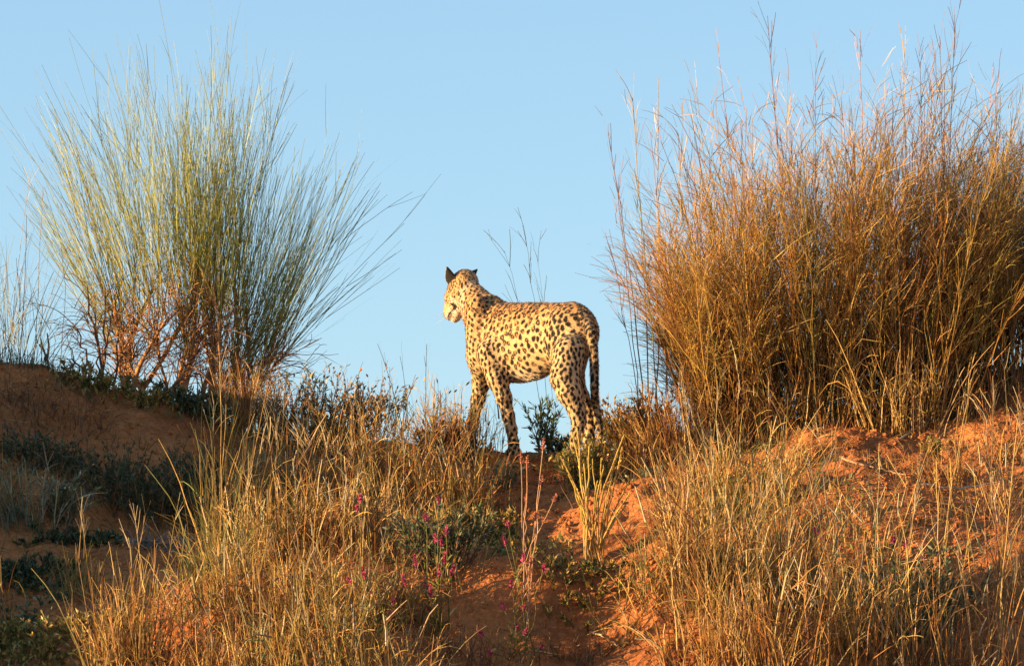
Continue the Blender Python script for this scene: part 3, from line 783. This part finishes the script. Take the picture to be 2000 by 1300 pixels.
bigbush('dry_bush', 'olive green dry bush at the right edge of the crest behind the golden brown one', (1860, 2080), 19.9, 20.6, 190, 32, [(1800, 330), (1900, 300), (1960, 260), (2060, 280), (2300, 400)], 'mixed', 1960, .5, 10)
bigbush('dry_bush', 'low dark brown bush widened to stand in for the shade behind the foot of the golden brown bush', (1390, 2120), 20.2, 20.6, 430, 33, [(1300, 720), (1600, 660), (1700, 640), (1850, 560), (1960, 520), (2100, 460), (2300, 600)], 'brown', 1900, .5, 9)  # widened leftward as dark backing, standing in for the big bush's shaded core
bigbush('dry_bush', 'spreading rusty twiggy bush on the left flank of the golden brown bush', (1365, 1480), 19.8, 20.4, 100, 34, [(1100, 760), (1180, 690), (1240, 560), (1300, 490), (1400, 440), (1600, 500)], 'mixed', 1450, .72, 12)
# thin feathery stalks leaning left of the bush
ft = empty('feather_grass', G(1262, 850)); tag(ft, 'sparse tall feathery grass stalks leaning left between the leopard and the big dry bush', 'grass')
stalks(ft, [(1262, 850, 1188, 262, 16), (1270, 850, 1235, 190, 14), (1285, 850, 1285, 150, 16), (1290, 850, 1240, 330, 10), (1255, 850, 1205, 370, 12), (1300, 850, 1335, 200, 12), (1310, 850, 1270, 260, 12), (1260, 850, 1190, 480, 12)], 78)
ft = empty('feather_grass', [P(1080, 880, 20.9)[0], 20.9, float(hgt(P(1080, 880, 20.9)[0], 20.9))]); tag(ft, 'faint thin grass stalks rising behind the back of the leopard', 'grass')
stalks(ft, [(1082, 600, 1020, 440, 10), (1075, 620, 985, 490, 8), (1090, 640, 1050, 500, 7)], 79, (20.9, 21.1), .5)
for o in list(ft.children): pass
# ------------------------------------------------------------------ plants one by one
GC = 'low plants on the crest'; GF = 'grass tufts on the near slope'; GS = 'plants in the shaded hollow'
# crest, left to right
tuft('grass_tuft', 'thin grey grass at the left edge on top of the shaded dune', 'grass', 5, 712, .42, .62, 130, 'grey', 13, .2, Y=20.3, tall=7, r0=.002)
tuft('grass_tuft', 'short dark grass on the brow left of the forked dead twig', 'grass', 60, 722, .35, .08, 120, 'dark', 16, .3, Y=20.3)
leafy('low_shrub', 'low yellow green leafy plant on the brow at the foot of the leafless bush', 'shrub', 175, 760, .35, .11, 26, 'green', GC, Y=20.25, wood='green')
leafy('low_shrub', 'dark leafy plant on the brow between the two woody bases of the broom shrub', 'shrub', 385, 825, .40, .13, 50, 'dark', GC, Y=20.2)
leafy('low_shrub', 'short green leafy plant under the left woody base of the broom shrub', 'shrub', 270, 785, .35, .10, 26, 'green', GC, Y=20.2, wood='green')
tuft('grass_tuft', 'upright orange brown twiggy tuft against the right base of the broom shrub', 'grass', 492, 855, .26, .40, 150, 'orange', 8, .1, Y=20.25, leafy=0)
tuft('grass_tuft', 'dense orange tuft right of the broom shrub base', 'grass', 528, 865, .16, .32, 90, 'orange', 9, .12, Y=20.2)
leafy('low_shrub', 'grey green upright shrub against the sky right of the broom shrub', 'shrub', 605, 868, .42, .37, 70, 'grey', GC, Y=20.35, leaves=16, spread=14, wood='brown')
leafy('low_shrub', 'olive rounded shrub in front of the grey green upright shrub', 'shrub', 640, 885, .36, .24, 60, 'mixed', GC, Y=20.1, leaves=20)
leafy('low_shrub', 'slender green and orange shrub halfway between broom shrub and leopard', 'shrub', 715, 880, .34, .34, 46, 'mixed', GC, Y=20.3, leaves=16, spread=13)
tuft('grass_tuft', 'very thin tall bent grass against the sky left of the leopard', 'grass', 802, 870, .20, .40, 22, 'grey', 8, .5, Y=20.7, tall=2, r0=.0015)
tuft('grass_tuft', 'pale golden upright tuft just left of the front paws of the leopard', 'grass', 885, 868, .24, .33, 190, 'gold', 9, .1, Y=20.1, leafy=2)
leafy('low_shrub', 'dark brown low shrub below the pale golden tuft', 'shrub', 880, 892, .26, .20, 60, 'brown', GC, Y=20.0, leaves=14)
tuft('grass_tuft', 'thin dark grass between the two front legs of the leopard', 'grass', 955, 880, .13, .30, 26, 'dark', 10, .12, Y=20.55, r0=.0016, heads=8)
leafy('low_shrub', 'dark green narrow leaved shrub under the belly of the leopard', 'shrub', 1062, 893, .13, .25, 13, 'dark', GC, Y=20.45, leaves=18, ls=(.02, .045), lw=.004, spread=9, wood='dark')
leafy('low_shrub', 'low dark green plant between belly shrub and hind paws', 'shrub', 1095, 893, .14, .11, 18, 'dark', GC, Y=20.2, leaves=20, wood='dark')
leafy('low_shrub', 'yellow green leafy plant hiding the hind paws of the leopard', 'shrub', 1148, 905, .19, .25, 44, 'green', GC, Y=19.62, leaves=20, spread=10, wood='green')
tuft('grass_tuft', 'brown green tuft right of the tail of the leopard', 'grass', 1198, 880, .22, .26, 130, 'mixed', 12, .2, Y=20.0, leafy=2)
leafy('low_shrub', 'brownish green rounded shrub between tail and big dry bush', 'shrub', 1245, 872, .34, .30, 90, 'mixed', GC, Y=20.0, leaves=18, spread=17)
tuft('grass_tuft', 'orange brown leaning tuft at the foot of the big bush on its left side', 'grass', 1320, 925, .34, .42, 230, 'orange', 11, .2, lean=(-.12, 0), Y=19.7)
tuft('grass_tuft', 'golden bent grasses hanging low in the middle of the big bush', 'grass', 1590, 850, .7, .55, 150, 'gold', 18, .9, Y=19.85, bent=.3)
tuft('grass_tuft', 'thin golden stems at the foot of the big bush right of the bare red sand', 'grass', 1770, 845, .4, .5, 120, 'gold', 12, .25, Y=19.7)
tuft('grass_tuft', 'brown tangle in the dark under the big bush', 'grass', 1880, 850, .6, .35, 260, 'brown', 18, .4, Y=19.9)
# shaded hollow, left
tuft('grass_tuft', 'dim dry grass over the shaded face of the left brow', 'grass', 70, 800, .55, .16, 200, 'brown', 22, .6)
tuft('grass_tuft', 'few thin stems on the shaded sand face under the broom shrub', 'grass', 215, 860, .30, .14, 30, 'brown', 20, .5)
tuft('grass_tuft', 'golden bent grass at the left edge below the brow', 'grass', 8, 850, .12, .36, 36, 'gold', 10, .9, Y=18.9, bent=.3)
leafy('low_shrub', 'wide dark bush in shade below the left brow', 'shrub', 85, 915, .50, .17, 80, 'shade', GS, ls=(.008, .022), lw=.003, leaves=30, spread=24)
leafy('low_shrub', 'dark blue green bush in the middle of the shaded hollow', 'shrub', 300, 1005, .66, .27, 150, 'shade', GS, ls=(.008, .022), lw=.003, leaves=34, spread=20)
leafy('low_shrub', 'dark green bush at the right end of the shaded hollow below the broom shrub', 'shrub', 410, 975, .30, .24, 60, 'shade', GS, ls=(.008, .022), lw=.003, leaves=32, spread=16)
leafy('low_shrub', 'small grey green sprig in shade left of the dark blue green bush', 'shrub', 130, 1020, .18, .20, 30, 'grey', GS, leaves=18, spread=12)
tuft('grass_tuft', 'pale stalks with drooping seed heads over a shaded clump at the left edge', 'grass', 45, 1035, .30, .38, 90, 'grey', 12, .6, tall=0, heads=20)
tuft('grass_tuft', 'small green clump with pale stalks in front of the shaded sand', 'grass', 160, 1170, .16, .26, 60, 'green', 12, .3, tall=3)
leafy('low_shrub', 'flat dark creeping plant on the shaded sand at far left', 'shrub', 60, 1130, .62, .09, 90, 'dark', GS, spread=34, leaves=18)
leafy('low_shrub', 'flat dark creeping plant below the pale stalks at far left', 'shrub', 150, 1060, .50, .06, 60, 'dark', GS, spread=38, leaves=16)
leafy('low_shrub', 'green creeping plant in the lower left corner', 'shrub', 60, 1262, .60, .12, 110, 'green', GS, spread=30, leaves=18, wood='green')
tuft('grass_tuft', 'sparse straight stalks at the left edge above the lower left corner', 'grass', 25, 1240, .25, .30, 14, 'orange', 9, .2)
# lower left lit tufts
tuft('grass_tuft', 'bright golden fan shaped tuft standing before the shaded sand at lower left', 'grass', 250, 1310, .24, .46, 210, 'gold', 8, .25, group=GF, tall=4, r0=.0030)
tuft('grass_tuft', 'loose golden tuft right of the bright fan shaped one', 'grass', 345, 1330, .26, .28, 90, 'orange', 12, .5, group=GF)
tuft('grass_tuft', 'arching golden blades left of the bright fan shaped tuft', 'grass', 215, 1335, .18, .30, 22, 'mixed', 14, .9, group=GF, bent=.4)
tuft('grass_tuft', 'tall green stems at the left end of the lit grass with one long pale stalk', 'grass', 435, 1110, .20, .62, 90, 'green', 6, .12, group=GF, tall=5)
tuft('grass_tuft', 'dense green and gold tuft at the left end of the lit slope', 'grass', 415, 1185, .26, .36, 150, 'green', 12, .25, group=GF)
# middle-left mass of golden grass, back to front
mid = [(500, 1010, .42, .42, 'mixed', 'upper left olive tuft of the golden grass below the broom shrub'),
       (590, 1000, .42, .44, 'orange', 'rusty golden tuft below the grey green crest shrub'),
       (690, 985, .42, .46, 'gold', 'bright golden tuft below the slender crest shrub'),
       (775, 980, .40, .42, 'mixed', 'olive and gold tuft under the thin bent grass left of the leopard'),
       (860, 985, .38, .38, 'orange', 'rusty tuft down the slope from the pale golden one by the front paws'),
       (920, 1000, .28, .32, 'mixed', 'olive tuft at the right end of the golden mass beside bare shaded sand'),
       (490, 1120, .36, .42, 'green', 'tall green and gold tuft behind the lit sand knoll at its left'),
       (570, 1100, .38, .46, 'gold', 'straw tuft directly behind the lit sand knoll'),
       (660, 1070, .34, .38, 'mixed', 'olive straw tuft on top of the lit sand knoll'),
       (750, 1080, .38, .42, 'gold', 'golden tuft right of the lit sand knoll'),
       (470, 1230, .46, .38, 'orange', 'rusty tuft low on the slope above the lit sand patch'),
       (560, 1210, .40, .36, 'gold', 'golden tuft in front of the lit sand knoll'),
       (660, 1220, .44, .36, 'mixed', 'olive tuft in front of the knoll left of the pink flowers'),
       (730, 1215, .30, .30, 'mixed', 'green straw tuft beside the pink flowers'),
       (450, 1330, .40, .24, 'orange', 'short rusty tuft on the bottom edge right of the loose golden one'),
       (540, 1330, .46, .38, 'mixed', 'olive tuft on the bottom edge below the knoll'),
       (630, 1345, .50, .44, 'green', 'dense dark olive tuft on the bottom edge'),
       (720, 1340, .40, .34, 'gold', 'straw tuft on the bottom edge left of the flowering plant')]
for x_, y_, w_, h_, pl, lb in mid:
    tuft('grass_tuft', lb, 'grass', x_, y_, w_, h_, 120, pl, 13, .38, group=GF, r0=.0029, heads=12, tall=2, bent=.08)
tuft('grass_tuft', 'low dry tuft on the bottom edge below the pink flowers', 'grass', 830, 1330, .40, .12, 80, 'gold', 24, .7, group=GF)
tuft('grass_tuft', 'curly dry tuft on the lit sand right of the flowering plant', 'grass', 905, 1300, .30, .20, 90, 'brown', 22, .8, group=GF)
# centre and right of centre
tuft('grass_tuft', 'leaning golden stalks left of the tall pink tipped ones', 'grass', 905, 1165, .10, .40, 9, 'gold', 16, .05, group=GF, r0=.0035, bent=0)
tuft('grass_tuft', 'thin green grass right of the yellow green cane plant base', 'grass', 1255, 1175, .26, .28, 60, 'green', 16, .3, group=GF)
tuft('grass_tuft', 'pale matted tuft on the sand left of the tall olive grass', 'grass', 1300, 1190, .32, .16, 130, 'mixed', 26, .9, group=GF, bent=.3)
tuft('grass_tuft', 'curled dry grass low on the sand in the bottom centre', 'grass', 1120, 1290, .40, .13, 80, 'brown', 28, .9, group=GF, bent=.3)
rightm = [(1375, 1030, .36, .46, 'gold', 'golden tuft below the left foot of the big bush', 300, 3),
          (1440, 1010, .34, .46, 'green', 'tall olive tuft in the middle of the slope below the big bush', 300, 2),
          (1500, 1090, .30, .40, 'green', 'dark green tuft standing in shade right of the tall olive grass', 240, 0),
          (1545, 960, .20, .26, 'gold', 'small pale tuft just under the lit red sand', 130, 1),
          (1370, 1150, .36, .50, 'gold', 'long straw tuft above the lit sand hollow', 320, 2),
          (1450, 1180, .40, .52, 'mixed', 'thick olive straw tuft below the tall olive one', 340, 2),
          (1540, 1170, .38, .46, 'mixed', 'olive tuft between shaded grass and bare right sand', 280, 2),
          (1620, 1060, .44, .34, 'mixed', 'sparse tangled tuft on the lit sand left of the bare patch', 110, 2),
          (1700, 1090, .30, .36, 'green', 'thin green tuft at the left rim of the bare sand', 70, 2),
          (1450, 1320, .46, .52, 'gold', 'long golden tuft on the bottom edge right of the lit hollow', 340, 2),
          (1550, 1330, .46, .46, 'orange', 'rusty straw tuft on the bottom edge in the right half', 300, 2),
          (1640, 1270, .44, .42, 'mixed', 'mixed tuft below the sparse tangled one', 260, 2),
          (1730, 1300, .34, .54, 'gold', 'bright golden narrow tuft on the bottom edge left of the dark green plants', 260, 3),
          (1800, 1340, .36, .30, 'brown', 'brown low tuft on the bottom edge under the dark green plants', 150, 1),
          (1960, 1180, .30, .46, 'orange', 'orange stalks at the right edge in front of dark sand', 110, 3),
          (1985, 1000, .26, .36, 'gold', 'golden tuft at the right edge level with the lit sand', 60, 2),
          (1900, 1330, .44, .44, 'orange', 'open rusty tuft in the lower right corner', 130, 4),
          (1990, 880, .30, .34, 'brown', 'brown stems at the right edge under the olive bush', 90, 2)]
for x_, y_, w_, h_, pl, lb, n_, tl in rightm:
    tuft('grass_tuft', lb, 'grass', x_, y_, w_, h_, int(n_*.46), pl, 11, .3, group=GF, r0=.0029, heads=10, tall=tl, bent=.07)
leafy('low_shrub', 'dark green leafy plants with purple buds in shade at lower right', 'shrub', 1800, 1250, .40, .34, 60, 'dark', GF, leaves=16, spread=16, wood='dark')
leafy('low_shrub', 'sprawling green plant around the foot of the yellow green cane plant', 'shrub', 1130, 1150, .48, .08, 55, 'green', GF, spread=32, leaves=18)
leafy('low_shrub', 'low green plant on the shaded sand below the front paws', 'shrub', 930, 1035, .46, .10, 70, 'green', GF, spread=28, leaves=18, wood='green')
leafy('low_shrub', 'small blue green sprig on the shaded bank below the front paw', 'shrub', 988, 955, .10, .13, 16, 'grey', GF, spread=14, leaves=16)
leafy('low_shrub', 'dark green plant behind the pink flowers', 'shrub', 870, 1110, .22, .26, 50, 'dark', GF, spread=16, leaves=20)
leafy('low_shrub', 'tiny bright green seedling on the red sand under the big bush', 'shrub', 1822, 880, .10, .07, 10, 'green', GC, spread=25, leaves=12, wood='green')

tuft('grass_tuft', 'short dry tuft standing on the lit red sand mound under the big bush', 'grass', 1560, 905, .26, .20, 70, 'gold', 18, .5)
tuft('grass_tuft', 'small rusty tuft on the lit sand right of the pale curved branch', 'grass', 1845, 945, .22, .20, 60, 'orange', 18, .5)
tuft('grass_tuft', 'rusty tangle in front of the big bush left of the lit sand mound', 'grass', 1450, 880, .34, .30, 170, 'orange', 15, .4)
tuft('grass_tuft', 'thin dry grass at the right edge just above the lit sand', 'grass', 1950, 900, .30, .22, 80, 'orange', 16, .4)
# long single stalks crossing the right slope: one sparse grass plant each
for spec, lb in (([(1842, 1080, 1905, 690, 8), (1850, 1080, 1870, 790, 6), (1838, 1080, 1893, 740, 6)], 'long pale pair of stalks crossing the bare sand up to the dark bush'),
                 ([(1935, 1290, 1965, 960, 6), (1925, 1290, 1990, 1010, 6), (1940, 1290, 1950, 900, 6), (1915, 1290, 1880, 960, 6), (1945, 1290, 1990, 820, 8)], 'cluster of long orange stalks rising at the lower right'),
                 ([(1840, 1300, 1852, 1020, 5), (1835, 1300, 1830, 900, 6), (1845, 1300, 1900, 1000, 6)], 'thin bare stalks in front of the dark sand at lower right')):
    bx = G(spec[0][0], spec[0][1]); e_ = empty('grass_stalks', bx); tag(e_, lb, 'grass', GF)
    r = np.random.default_rng(int(spec[0][0]))
    for x0, y0, x1, y1, m_ in spec:
        a = G(x0, y0); a[2] -= .01; b = P(x1, y1, a[1]+r.uniform(-.05, .1)); t = np.linspace(0, 1, 9)[:, None]
        c = a*(1-t)+b*t+r.normal(size=(9, 3))*.005; cc = pick('gold', 1, r)[0]
        v = Veg().add(c[None], .0030, .0016, cc, cc*1.1, 4, .1, r=r); tw, _ = spawn(c[None], m_, .4, 1, (20, 6), (.05, .14), 4, .2, .15, .02, r); v.add(tw, .0016, .0008, cc, cc, 2, .2, r=r)
        v.build('stalk', M_GRASS, e_)

# yellow green cane plant
def cane():
    r = np.random.default_rng(3); b0 = G(1157, 1112); root = empty('cane_plant', b0)
    tag(root, 'yellow green plant with stiff upright knobbly stems fanning from one foot on the shaded sand', 'plant', GF)
    tips = [(1095, 892), (1112, 925), (1117, 845), (1128, 838), (1130, 965), (1142, 905), (1150, 945), (1158, 895), (1166, 940), (1176, 893), (1178, 915), (1190, 945), (1197, 925), (1200, 905), (1217, 850), (1216, 870),
            (1226, 945), (1207, 1000), (1222, 985), (1140, 990), (1168, 1000), (1185, 985), (1150, 870), (1228, 962), (1122, 950), (1160, 1020)]
    for x1, y1 in tips:
        a = b0+np.array([r.normal()*.022, r.normal()*.02, -.01]); b = P(x1, y1, b0[1]+r.uniform(-.1, .1)); t = np.linspace(0, 1, 9)[:, None]
        c = a*(1-t)+b*t; c[:, 0] -= (b[0]-a[0])*.10*np.sin(np.pi*t[:, 0]); c += r.normal(size=c.shape)*.0022
        v = Veg().add(c[None], .0046, .0028, (.50, .30, .09), (.52, .36, .08), 5, .08, r=r)
        n_ = 34; lf, _ = spawn(c[None], n_, .30, 1, (13, 5), (.010, .020), 3, .0, .1, 0, r); cl = np.array([(.52, .38, .08)])
        v.add(lf, .0036, .001, cl[0], cl[0]*1.1, 2, .25, belly=True, r=r); v.build('stem', M_GRASS, root)
cane()

# flowering plants with pink spikes
M_FLOW = m_plant('petal', .6, .3)
PINK = (.36, .05, .12)
def flowerplant(label, bx, by, spikes, seed, stemc=OLIV, PINK=PINK, leaf=10, sp=.0066, L=.045, rad=.0022):
    r = np.random.default_rng(seed); b0 = G(bx, by); root = empty('flowering_plant', b0); tag(root, label, 'flower', 'pink flowering plants')
    for x1, y1, ln in spikes:
        a = b0+np.array([r.normal()*.03, r.normal()*.03, 0]); a[2] = hgt(a[0], a[1])-.01
        b = P(x1, y1, b0[1]+r.uniform(-.12, .06)); t = np.linspace(0, 1, 8)[:, None]; c = a*(1-t)+b*t+r.normal(size=(8, 3))*.006*np.sin(np.pi*t)
        v = Veg().add(c[None], rad, rad*.6, stemc, np.array(stemc)*1.1, 4, .1, r=r)
        if leaf:
            lf, _ = spawn(c[None], leaf, .05, .85, (35, 12), (.03, .06), 4, .3, .2, .02, r); cl = pick('green', len(lf), r); v.add(lf, .0032, .0008, cl, cl, 2, .25, belly=True, r=r)
        v.build('stem', M_GRASS, root)
        d = unit(b-a); m_ = 40; tt = r.random(m_)**.8*ln; ax_ = b[None]+d*tt[:, None]
        q = unit(np.cross(np.broadcast_to(d, (m_, 3)), r.normal(size=(m_, 3)))); ln = ln*.85; tt = tt*.85; taper = (1-tt/ln*.75)
        pt = grow(ax_, unit(q+d*.6), .013*taper+.003, 3, 0, .1, 0, r); cp = np.array(PINK)*np.exp(r.normal(size=(m_, 1))*.3)
        f = Veg().add(pt, sp*.45, .001, cp, cp*1.2, 2, .1, belly=True, r=r); f.add(np.stack([b, b+d*ln*.5, b+d*ln])[None], .0035, .001, PINK, PINK, 4, .1, r=r)
        f.build('flower', M_FLOW, root)
flowerplant('bushy flowering plant with many deep pink spikes left of the centre', 845, 1240,
            [(813, 1110, .055), (834, 1150, .05), (857, 1125, .055), (868, 1100, .05), (880, 1125, .06), (842, 1165, .05), (846, 1200, .05), (872, 1045, .04), (850, 1060, .04), (832, 1018, .035), (793, 1145, .05), (861, 1068, .04), (856, 985, .03), (786, 1210, .04)], 51)
flowerplant('small pink flowering plant among the straw left of the bushy one', 740, 1270, [(755, 1215, .05), (713, 1130, .05), (728, 1170, .03), (766, 1180, .03), (686, 1140, .03), (698, 1000, .03), (705, 980, .03)], 52, leaf=6)
flowerplant('thin flowering plant with scattered pink spikes on the lit sand in the bottom centre', 1015, 1290, [(1000, 1150, .035), (988, 1065, .04), (994, 1030, .025), (1020, 1195, .03), (1008, 1230, .03), (1022, 1240, .04), (1052, 1270, .03), (945, 1240, .03), (962, 1275, .03), (1060, 1115, .03), (1021, 1098, .035), (985, 1190, .03)], 53, leaf=5)
flowerplant('plant with dull magenta buds in the shade at lower right', 1790, 1230, [(1800, 1100, .04), (1770, 1070, .025), (1745, 1060, .025), (1570, 1140, .03), (1600, 1040, .03), (1615, 1060, .03)], 54, leaf=5, PINK=(.25, .03, .10))
# tall wands with small pink tips
flowerplant('tall slender pinkish wands in the centre rising to the paws of the leopard', 1020, 1195, [(1018, 905, .05), (1029, 915, .05), (1060, 880, .05), (1056, 950, .04), (1080, 980, .035), (1027, 985, .04), (1045, 1015, .03), (1033, 1130, .03), (1062, 1120, .03), (1035, 1100, .03)], 55, stemc=(.44, .25, .13), PINK=(.46, .17, .11), leaf=0, sp=.004, rad=.0034)

# fallen wood
def branch(label, pts_, rad, col=(.42, .29, .18), lift=.012, name='fallen_branch'):
    c = np.array([G(*p_) for p_ in pts_]); c[:, 2] += lift+rad; t = np.linspace(0, len(c)-1, 14); i = np.clip(t.astype(int), 0, len(c)-2); f = (t-i)[:, None]
    cc = c[i]*(1-f)+c[i+1]*f; cc += rng.normal(size=cc.shape)*.003
    v = Veg().add(cc[None], rad, rad*.5, col, col, 6, .05); tw, _ = spawn(cc[None], 4, .3, 1, (40, 10), (.03, .09), 4, 0, .2, .03); v.add(tw, rad*.35, .001, col, col, 3, .1)
    tag(v.build(name, M_WOOD, at=c[0]), label, 'branch')
branch('pale curved dead branch lying on the lit sand right of centre', [(1642, 903), (1680, 920), (1720, 924), (1745, 930), (1770, 938)], .007, (.30, .18, .10))
branch('short dead branch sticking up from the lit sand under the big bush', [(1757, 868), (1780, 850), (1800, 842), (1818, 836)], .007)
branch('bleached curved twig on the bank at the left foot of the big bush', [(1275, 872), (1295, 876), (1310, 884), (1322, 900)], .006, lift=.03)
branch('lower bleached twig on the bank at the left foot of the big bush', [(1290, 893), (1305, 903), (1318, 915)], .006, lift=.02)
branch('thin dead stick lying on the lower sand in the bottom centre', [(1155, 1245), (1180, 1250), (1205, 1272)], .004)
branch('dead stick in the grass on the rim of the lower right sand', [(1800, 955), (1860, 962), (1910, 958), (1960, 950)], .005)
# forked dead twig on the left brow
def forked():
    b0 = G(98, 735) ; x = (100-1000)/FPX*20.3; b0 = np.array([x, 20.3, float(hgt(x, 20.3))-.02]); v = Veg(); r = np.random.default_rng(2)
    for pts_ in ([(100, 735), (93, 705), (84, 680), (79, 660)], [(92, 700), (96, 675), (92, 650)], [(84, 682), (76, 672)]):
        c = np.array([P(x_, y_, 20.3) for x_, y_ in pts_]); t = np.linspace(0, len(c)-1, 8); i = np.clip(t.astype(int), 0, len(c)-2); f = (t-i)[:, None]
        v.add((c[i]*(1-f)+c[i+1]*f)[None], .009, .0035, (.11, .07, .05), (.09, .06, .05), 5, .05, r=r)
    tag(v.build('dead_twig', M_WOOD, at=b0), 'forked dark dead twig standing on the left brow', 'twig')
forked()
# dry root clump lying on the shaded sand
def rootclump():
    r = np.random.default_rng(4); b0 = G(300, 1072); n_ = 46
    b = b0+r.normal(size=(n_, 3))*np.array([.05, .03, .0]); b[:, 2] = hgt(b[:, 0], b[:, 1])+.012
    d = unit(r.normal(size=(n_, 3))*np.array([1, .6, .25])+np.array([0, 0, .25])); st = grow(b, d, r.uniform(.05, .14, n_), 7, .8, .6, .1, r)
    v = Veg().add(st, .004, .0016, (.16, .13, .11), (.2, .17, .14), 4, .2, r=r)
    tag(v.build('root_clump', M_WOOD, at=b0), 'dry grey root clump lying on the shaded sand at left', 'root')
rootclump()

# ------------------------------------------------------------------ uncountable cover
def inregion(n, xs, ys, r):
    px = r.uniform(xs[0], xs[1], n); Yd = r.uniform(ys[0], ys[1], n); x = (px-1000)/FPX*Yd; return x, Yd, px
def cover():
    r = np.random.default_rng(88); v = Veg()
    for xs, ys, n, h_, pal in (((420, 800), (16.4, 17.6), 1200, .15, 'gold'), ((420, 960), (17.6, 19.9), 1500, .17, 'gold'), ((430, 900), (19.2, 20.3), 2600, .22, 'mixed'), ((1290, 1660), (16.4, 19.1), 2100, .20, 'gold'), ((1640, 2050), (16.4, 18.4), 800, .15, 'orange'), ((1420, 2000), (18.6, 19.9), 700, .10, 'orange'),
                               ((330, 430), (16.4, 16.9), 200, .16, 'orange'), ((930, 1300), (16.4, 19.8), 700, .11, 'brown'), ((1180, 1420), (19.4, 20.4), 1600, .16, 'orange'), ((-100, 420), (17.0, 20.2), 500, .14, 'brown'),
                               ((-60, 160), (19.2, 20.4), 350, .12, 'brown'), ((1400, 1950), (19.75, 20.3), 900, .2, 'orange')):
        x, Yd, px = inregion(n, xs, ys, r); k_ = vnoise(x/.28, Yd/.22, 31)+r.normal(size=n)*.12 > -.06; x = x[k_]; Yd = Yd[k_]; n_ = len(x)
        b = np.stack([x, Yd, hgt(x, Yd)-.008], 1); st = grow(b, dirs(n_, 17, (0, 0), r), h_*np.clip(r.normal(.8, .3, n_), .2, 1.6), 6, np.abs(r.normal(.4, .4, n_)), .25, .06, r, 2)
        c = pick(pal, n_, r); v.add(st, .0022, .0007, c*.8, c, 2, .3, r=r)
    tag(v.build('grass', M_GRASS), 'short dry grass growing between the tufts all over the dune', 'grass', None, 'stuff')
    v = Veg()      # fallen straw and twig litter
    n = 8000; x, Yd, px = inregion(n, (-50, 2050), (16.4, 20.4), r); b = np.stack([x, Yd, hgt(x, Yd)+.004], 1)
    a = r.uniform(0, 6.283, n); e = .03
    L = r.uniform(.02, .11, n); d0 = np.stack([np.cos(a), np.sin(a), np.zeros(n)], 1); sl = (hgt(x+e*d0[:, 0], Yd+e*d0[:, 1])-hgt(x, Yd))/e; d0[:, 2] = sl
    st = grow(b, unit(d0), L, 4, 0, .15, .05, r); c = pick('orange', n, r)*r.uniform(.5, 1.3, (n, 1)); v.add(st, .0016, .001, c, c, 2, .2, r=r)
    tag(v.build('straw_litter', M_GRASS), 'fallen straw and twig litter lying on the red sand', 'litter', None, 'stuff')
    # crumbs of crusted sand
    base8 = np.array([[1, 0, 0], [-1, 0, 0], [0, 1, 0], [0, -1, 0], [0, 0, 1], [0, 0, -1]], float)
    f8 = np.array([[0, 2, 4], [2, 1, 4], [1, 3, 4], [3, 0, 4], [2, 0, 5], [1, 2, 5], [3, 1, 5], [0, 3, 5]])
    px = np.concatenate([r.uniform(-50, 2050, 5200), r.uniform(900, 2050, 9000)]); n = len(px); Yd = r.uniform(16.4, 20.2, n); x = (px-1000)/FPX*Yd
    k_ = vnoise(x/.25, Yd/.2, 61)+r.normal(size=n)*.15 > 0; x = x[k_]; Yd = Yd[k_]; n = len(x)
    sz = .004+.011*r.random(n)**3
    vv = base8[None]*sz[:, None, None]*r.uniform(.6, 1.3, (n, 6, 1))+r.normal(size=(n, 6, 3))*sz[:, None, None]*.2
    vv = vv+np.stack([x, Yd, hgt(x, Yd)+sz*.25], 1)[:, None]
    co = new_obj('sand_crumbs', mesh_np('sand_crumbs', vv.reshape(-1, 3), (f8[None]+6*np.arange(n)[:, None, None]).reshape(-1, 3), 3, None, False)); co.data.materials.append(M_SAND)
    tag(co, 'crumbs of crusted red sand scattered over the dune face', 'sand', None, 'stuff')
    v = Veg()      # creeping green leaves
    for xs, ys, n, pal in (((60, 360), (20.1, 20.4), 700, 'green'), ((860, 1010), (18.6, 19.4), 700, 'green'), ((1060, 1240), (17.6, 18.3), 400, 'dark'), ((-50, 200), (16.5, 17.1), 1200, 'green'), ((-50, 160), (17.4, 18.2), 1200, 'dark'), ((-80, 160), (18.8, 19.5), 900, 'dark'),
                           ((900, 1100), (19.9, 20.3), 400, 'mixed'), ((1080, 1300), (19.4, 20.1), 900, 'dark'), ((960, 1120), (18.4, 18.8), 300, 'green'), ((1300, 1700), (16.6, 18.4), 900, 'green'), ((420, 900), (16.6, 19.6), 1500, 'green'), ((1750, 1900), (16.6, 17.6), 700, 'dark')):
        x, Yd, px = inregion(n, xs, ys, r); k_ = vnoise(x/.2, Yd/.16, 41)+r.normal(size=n)*.1 > -.02; x = x[k_]; Yd = Yd[k_]; n_ = len(x)
        b = np.stack([x, Yd, hgt(x, Yd)+r.uniform(0, .03, n_)], 1); st = grow(b, dirs(n_, 40, (0, 0), r), r.uniform(.015, .04, n_), 3, .2, .2, 0, r); c = pick(pal, n_, r); v.add(st, .006, .001, c, c, 2, .3, belly=True, r=r)
    tag(v.build('ground_cover', M_LEAF), 'small creeping green leaves in patches on the dune', 'ground cover', None, 'stuff')
cover()
# whiskers
rw = np.random.default_rng(6)
for s in (1, -1):
    b = np.array([hp(.112+rw.uniform(-.012, .012), s*.034, -.032+rw.uniform(-.010, .008)) for _ in range(7)]); d = unit(HL[None]*s+HF*.35+rw.normal(size=(7, 3))*.25-np.array([0, 0, .3]))
    Veg().add(grow(b, d, np.full(7, .075), 6, .3, .1, 0, rw), .0004, .0002, (.85, .82, .75), (.85, .82, .75), 3, .02, r=rw).build('whiskers', M_WOOD, LB)
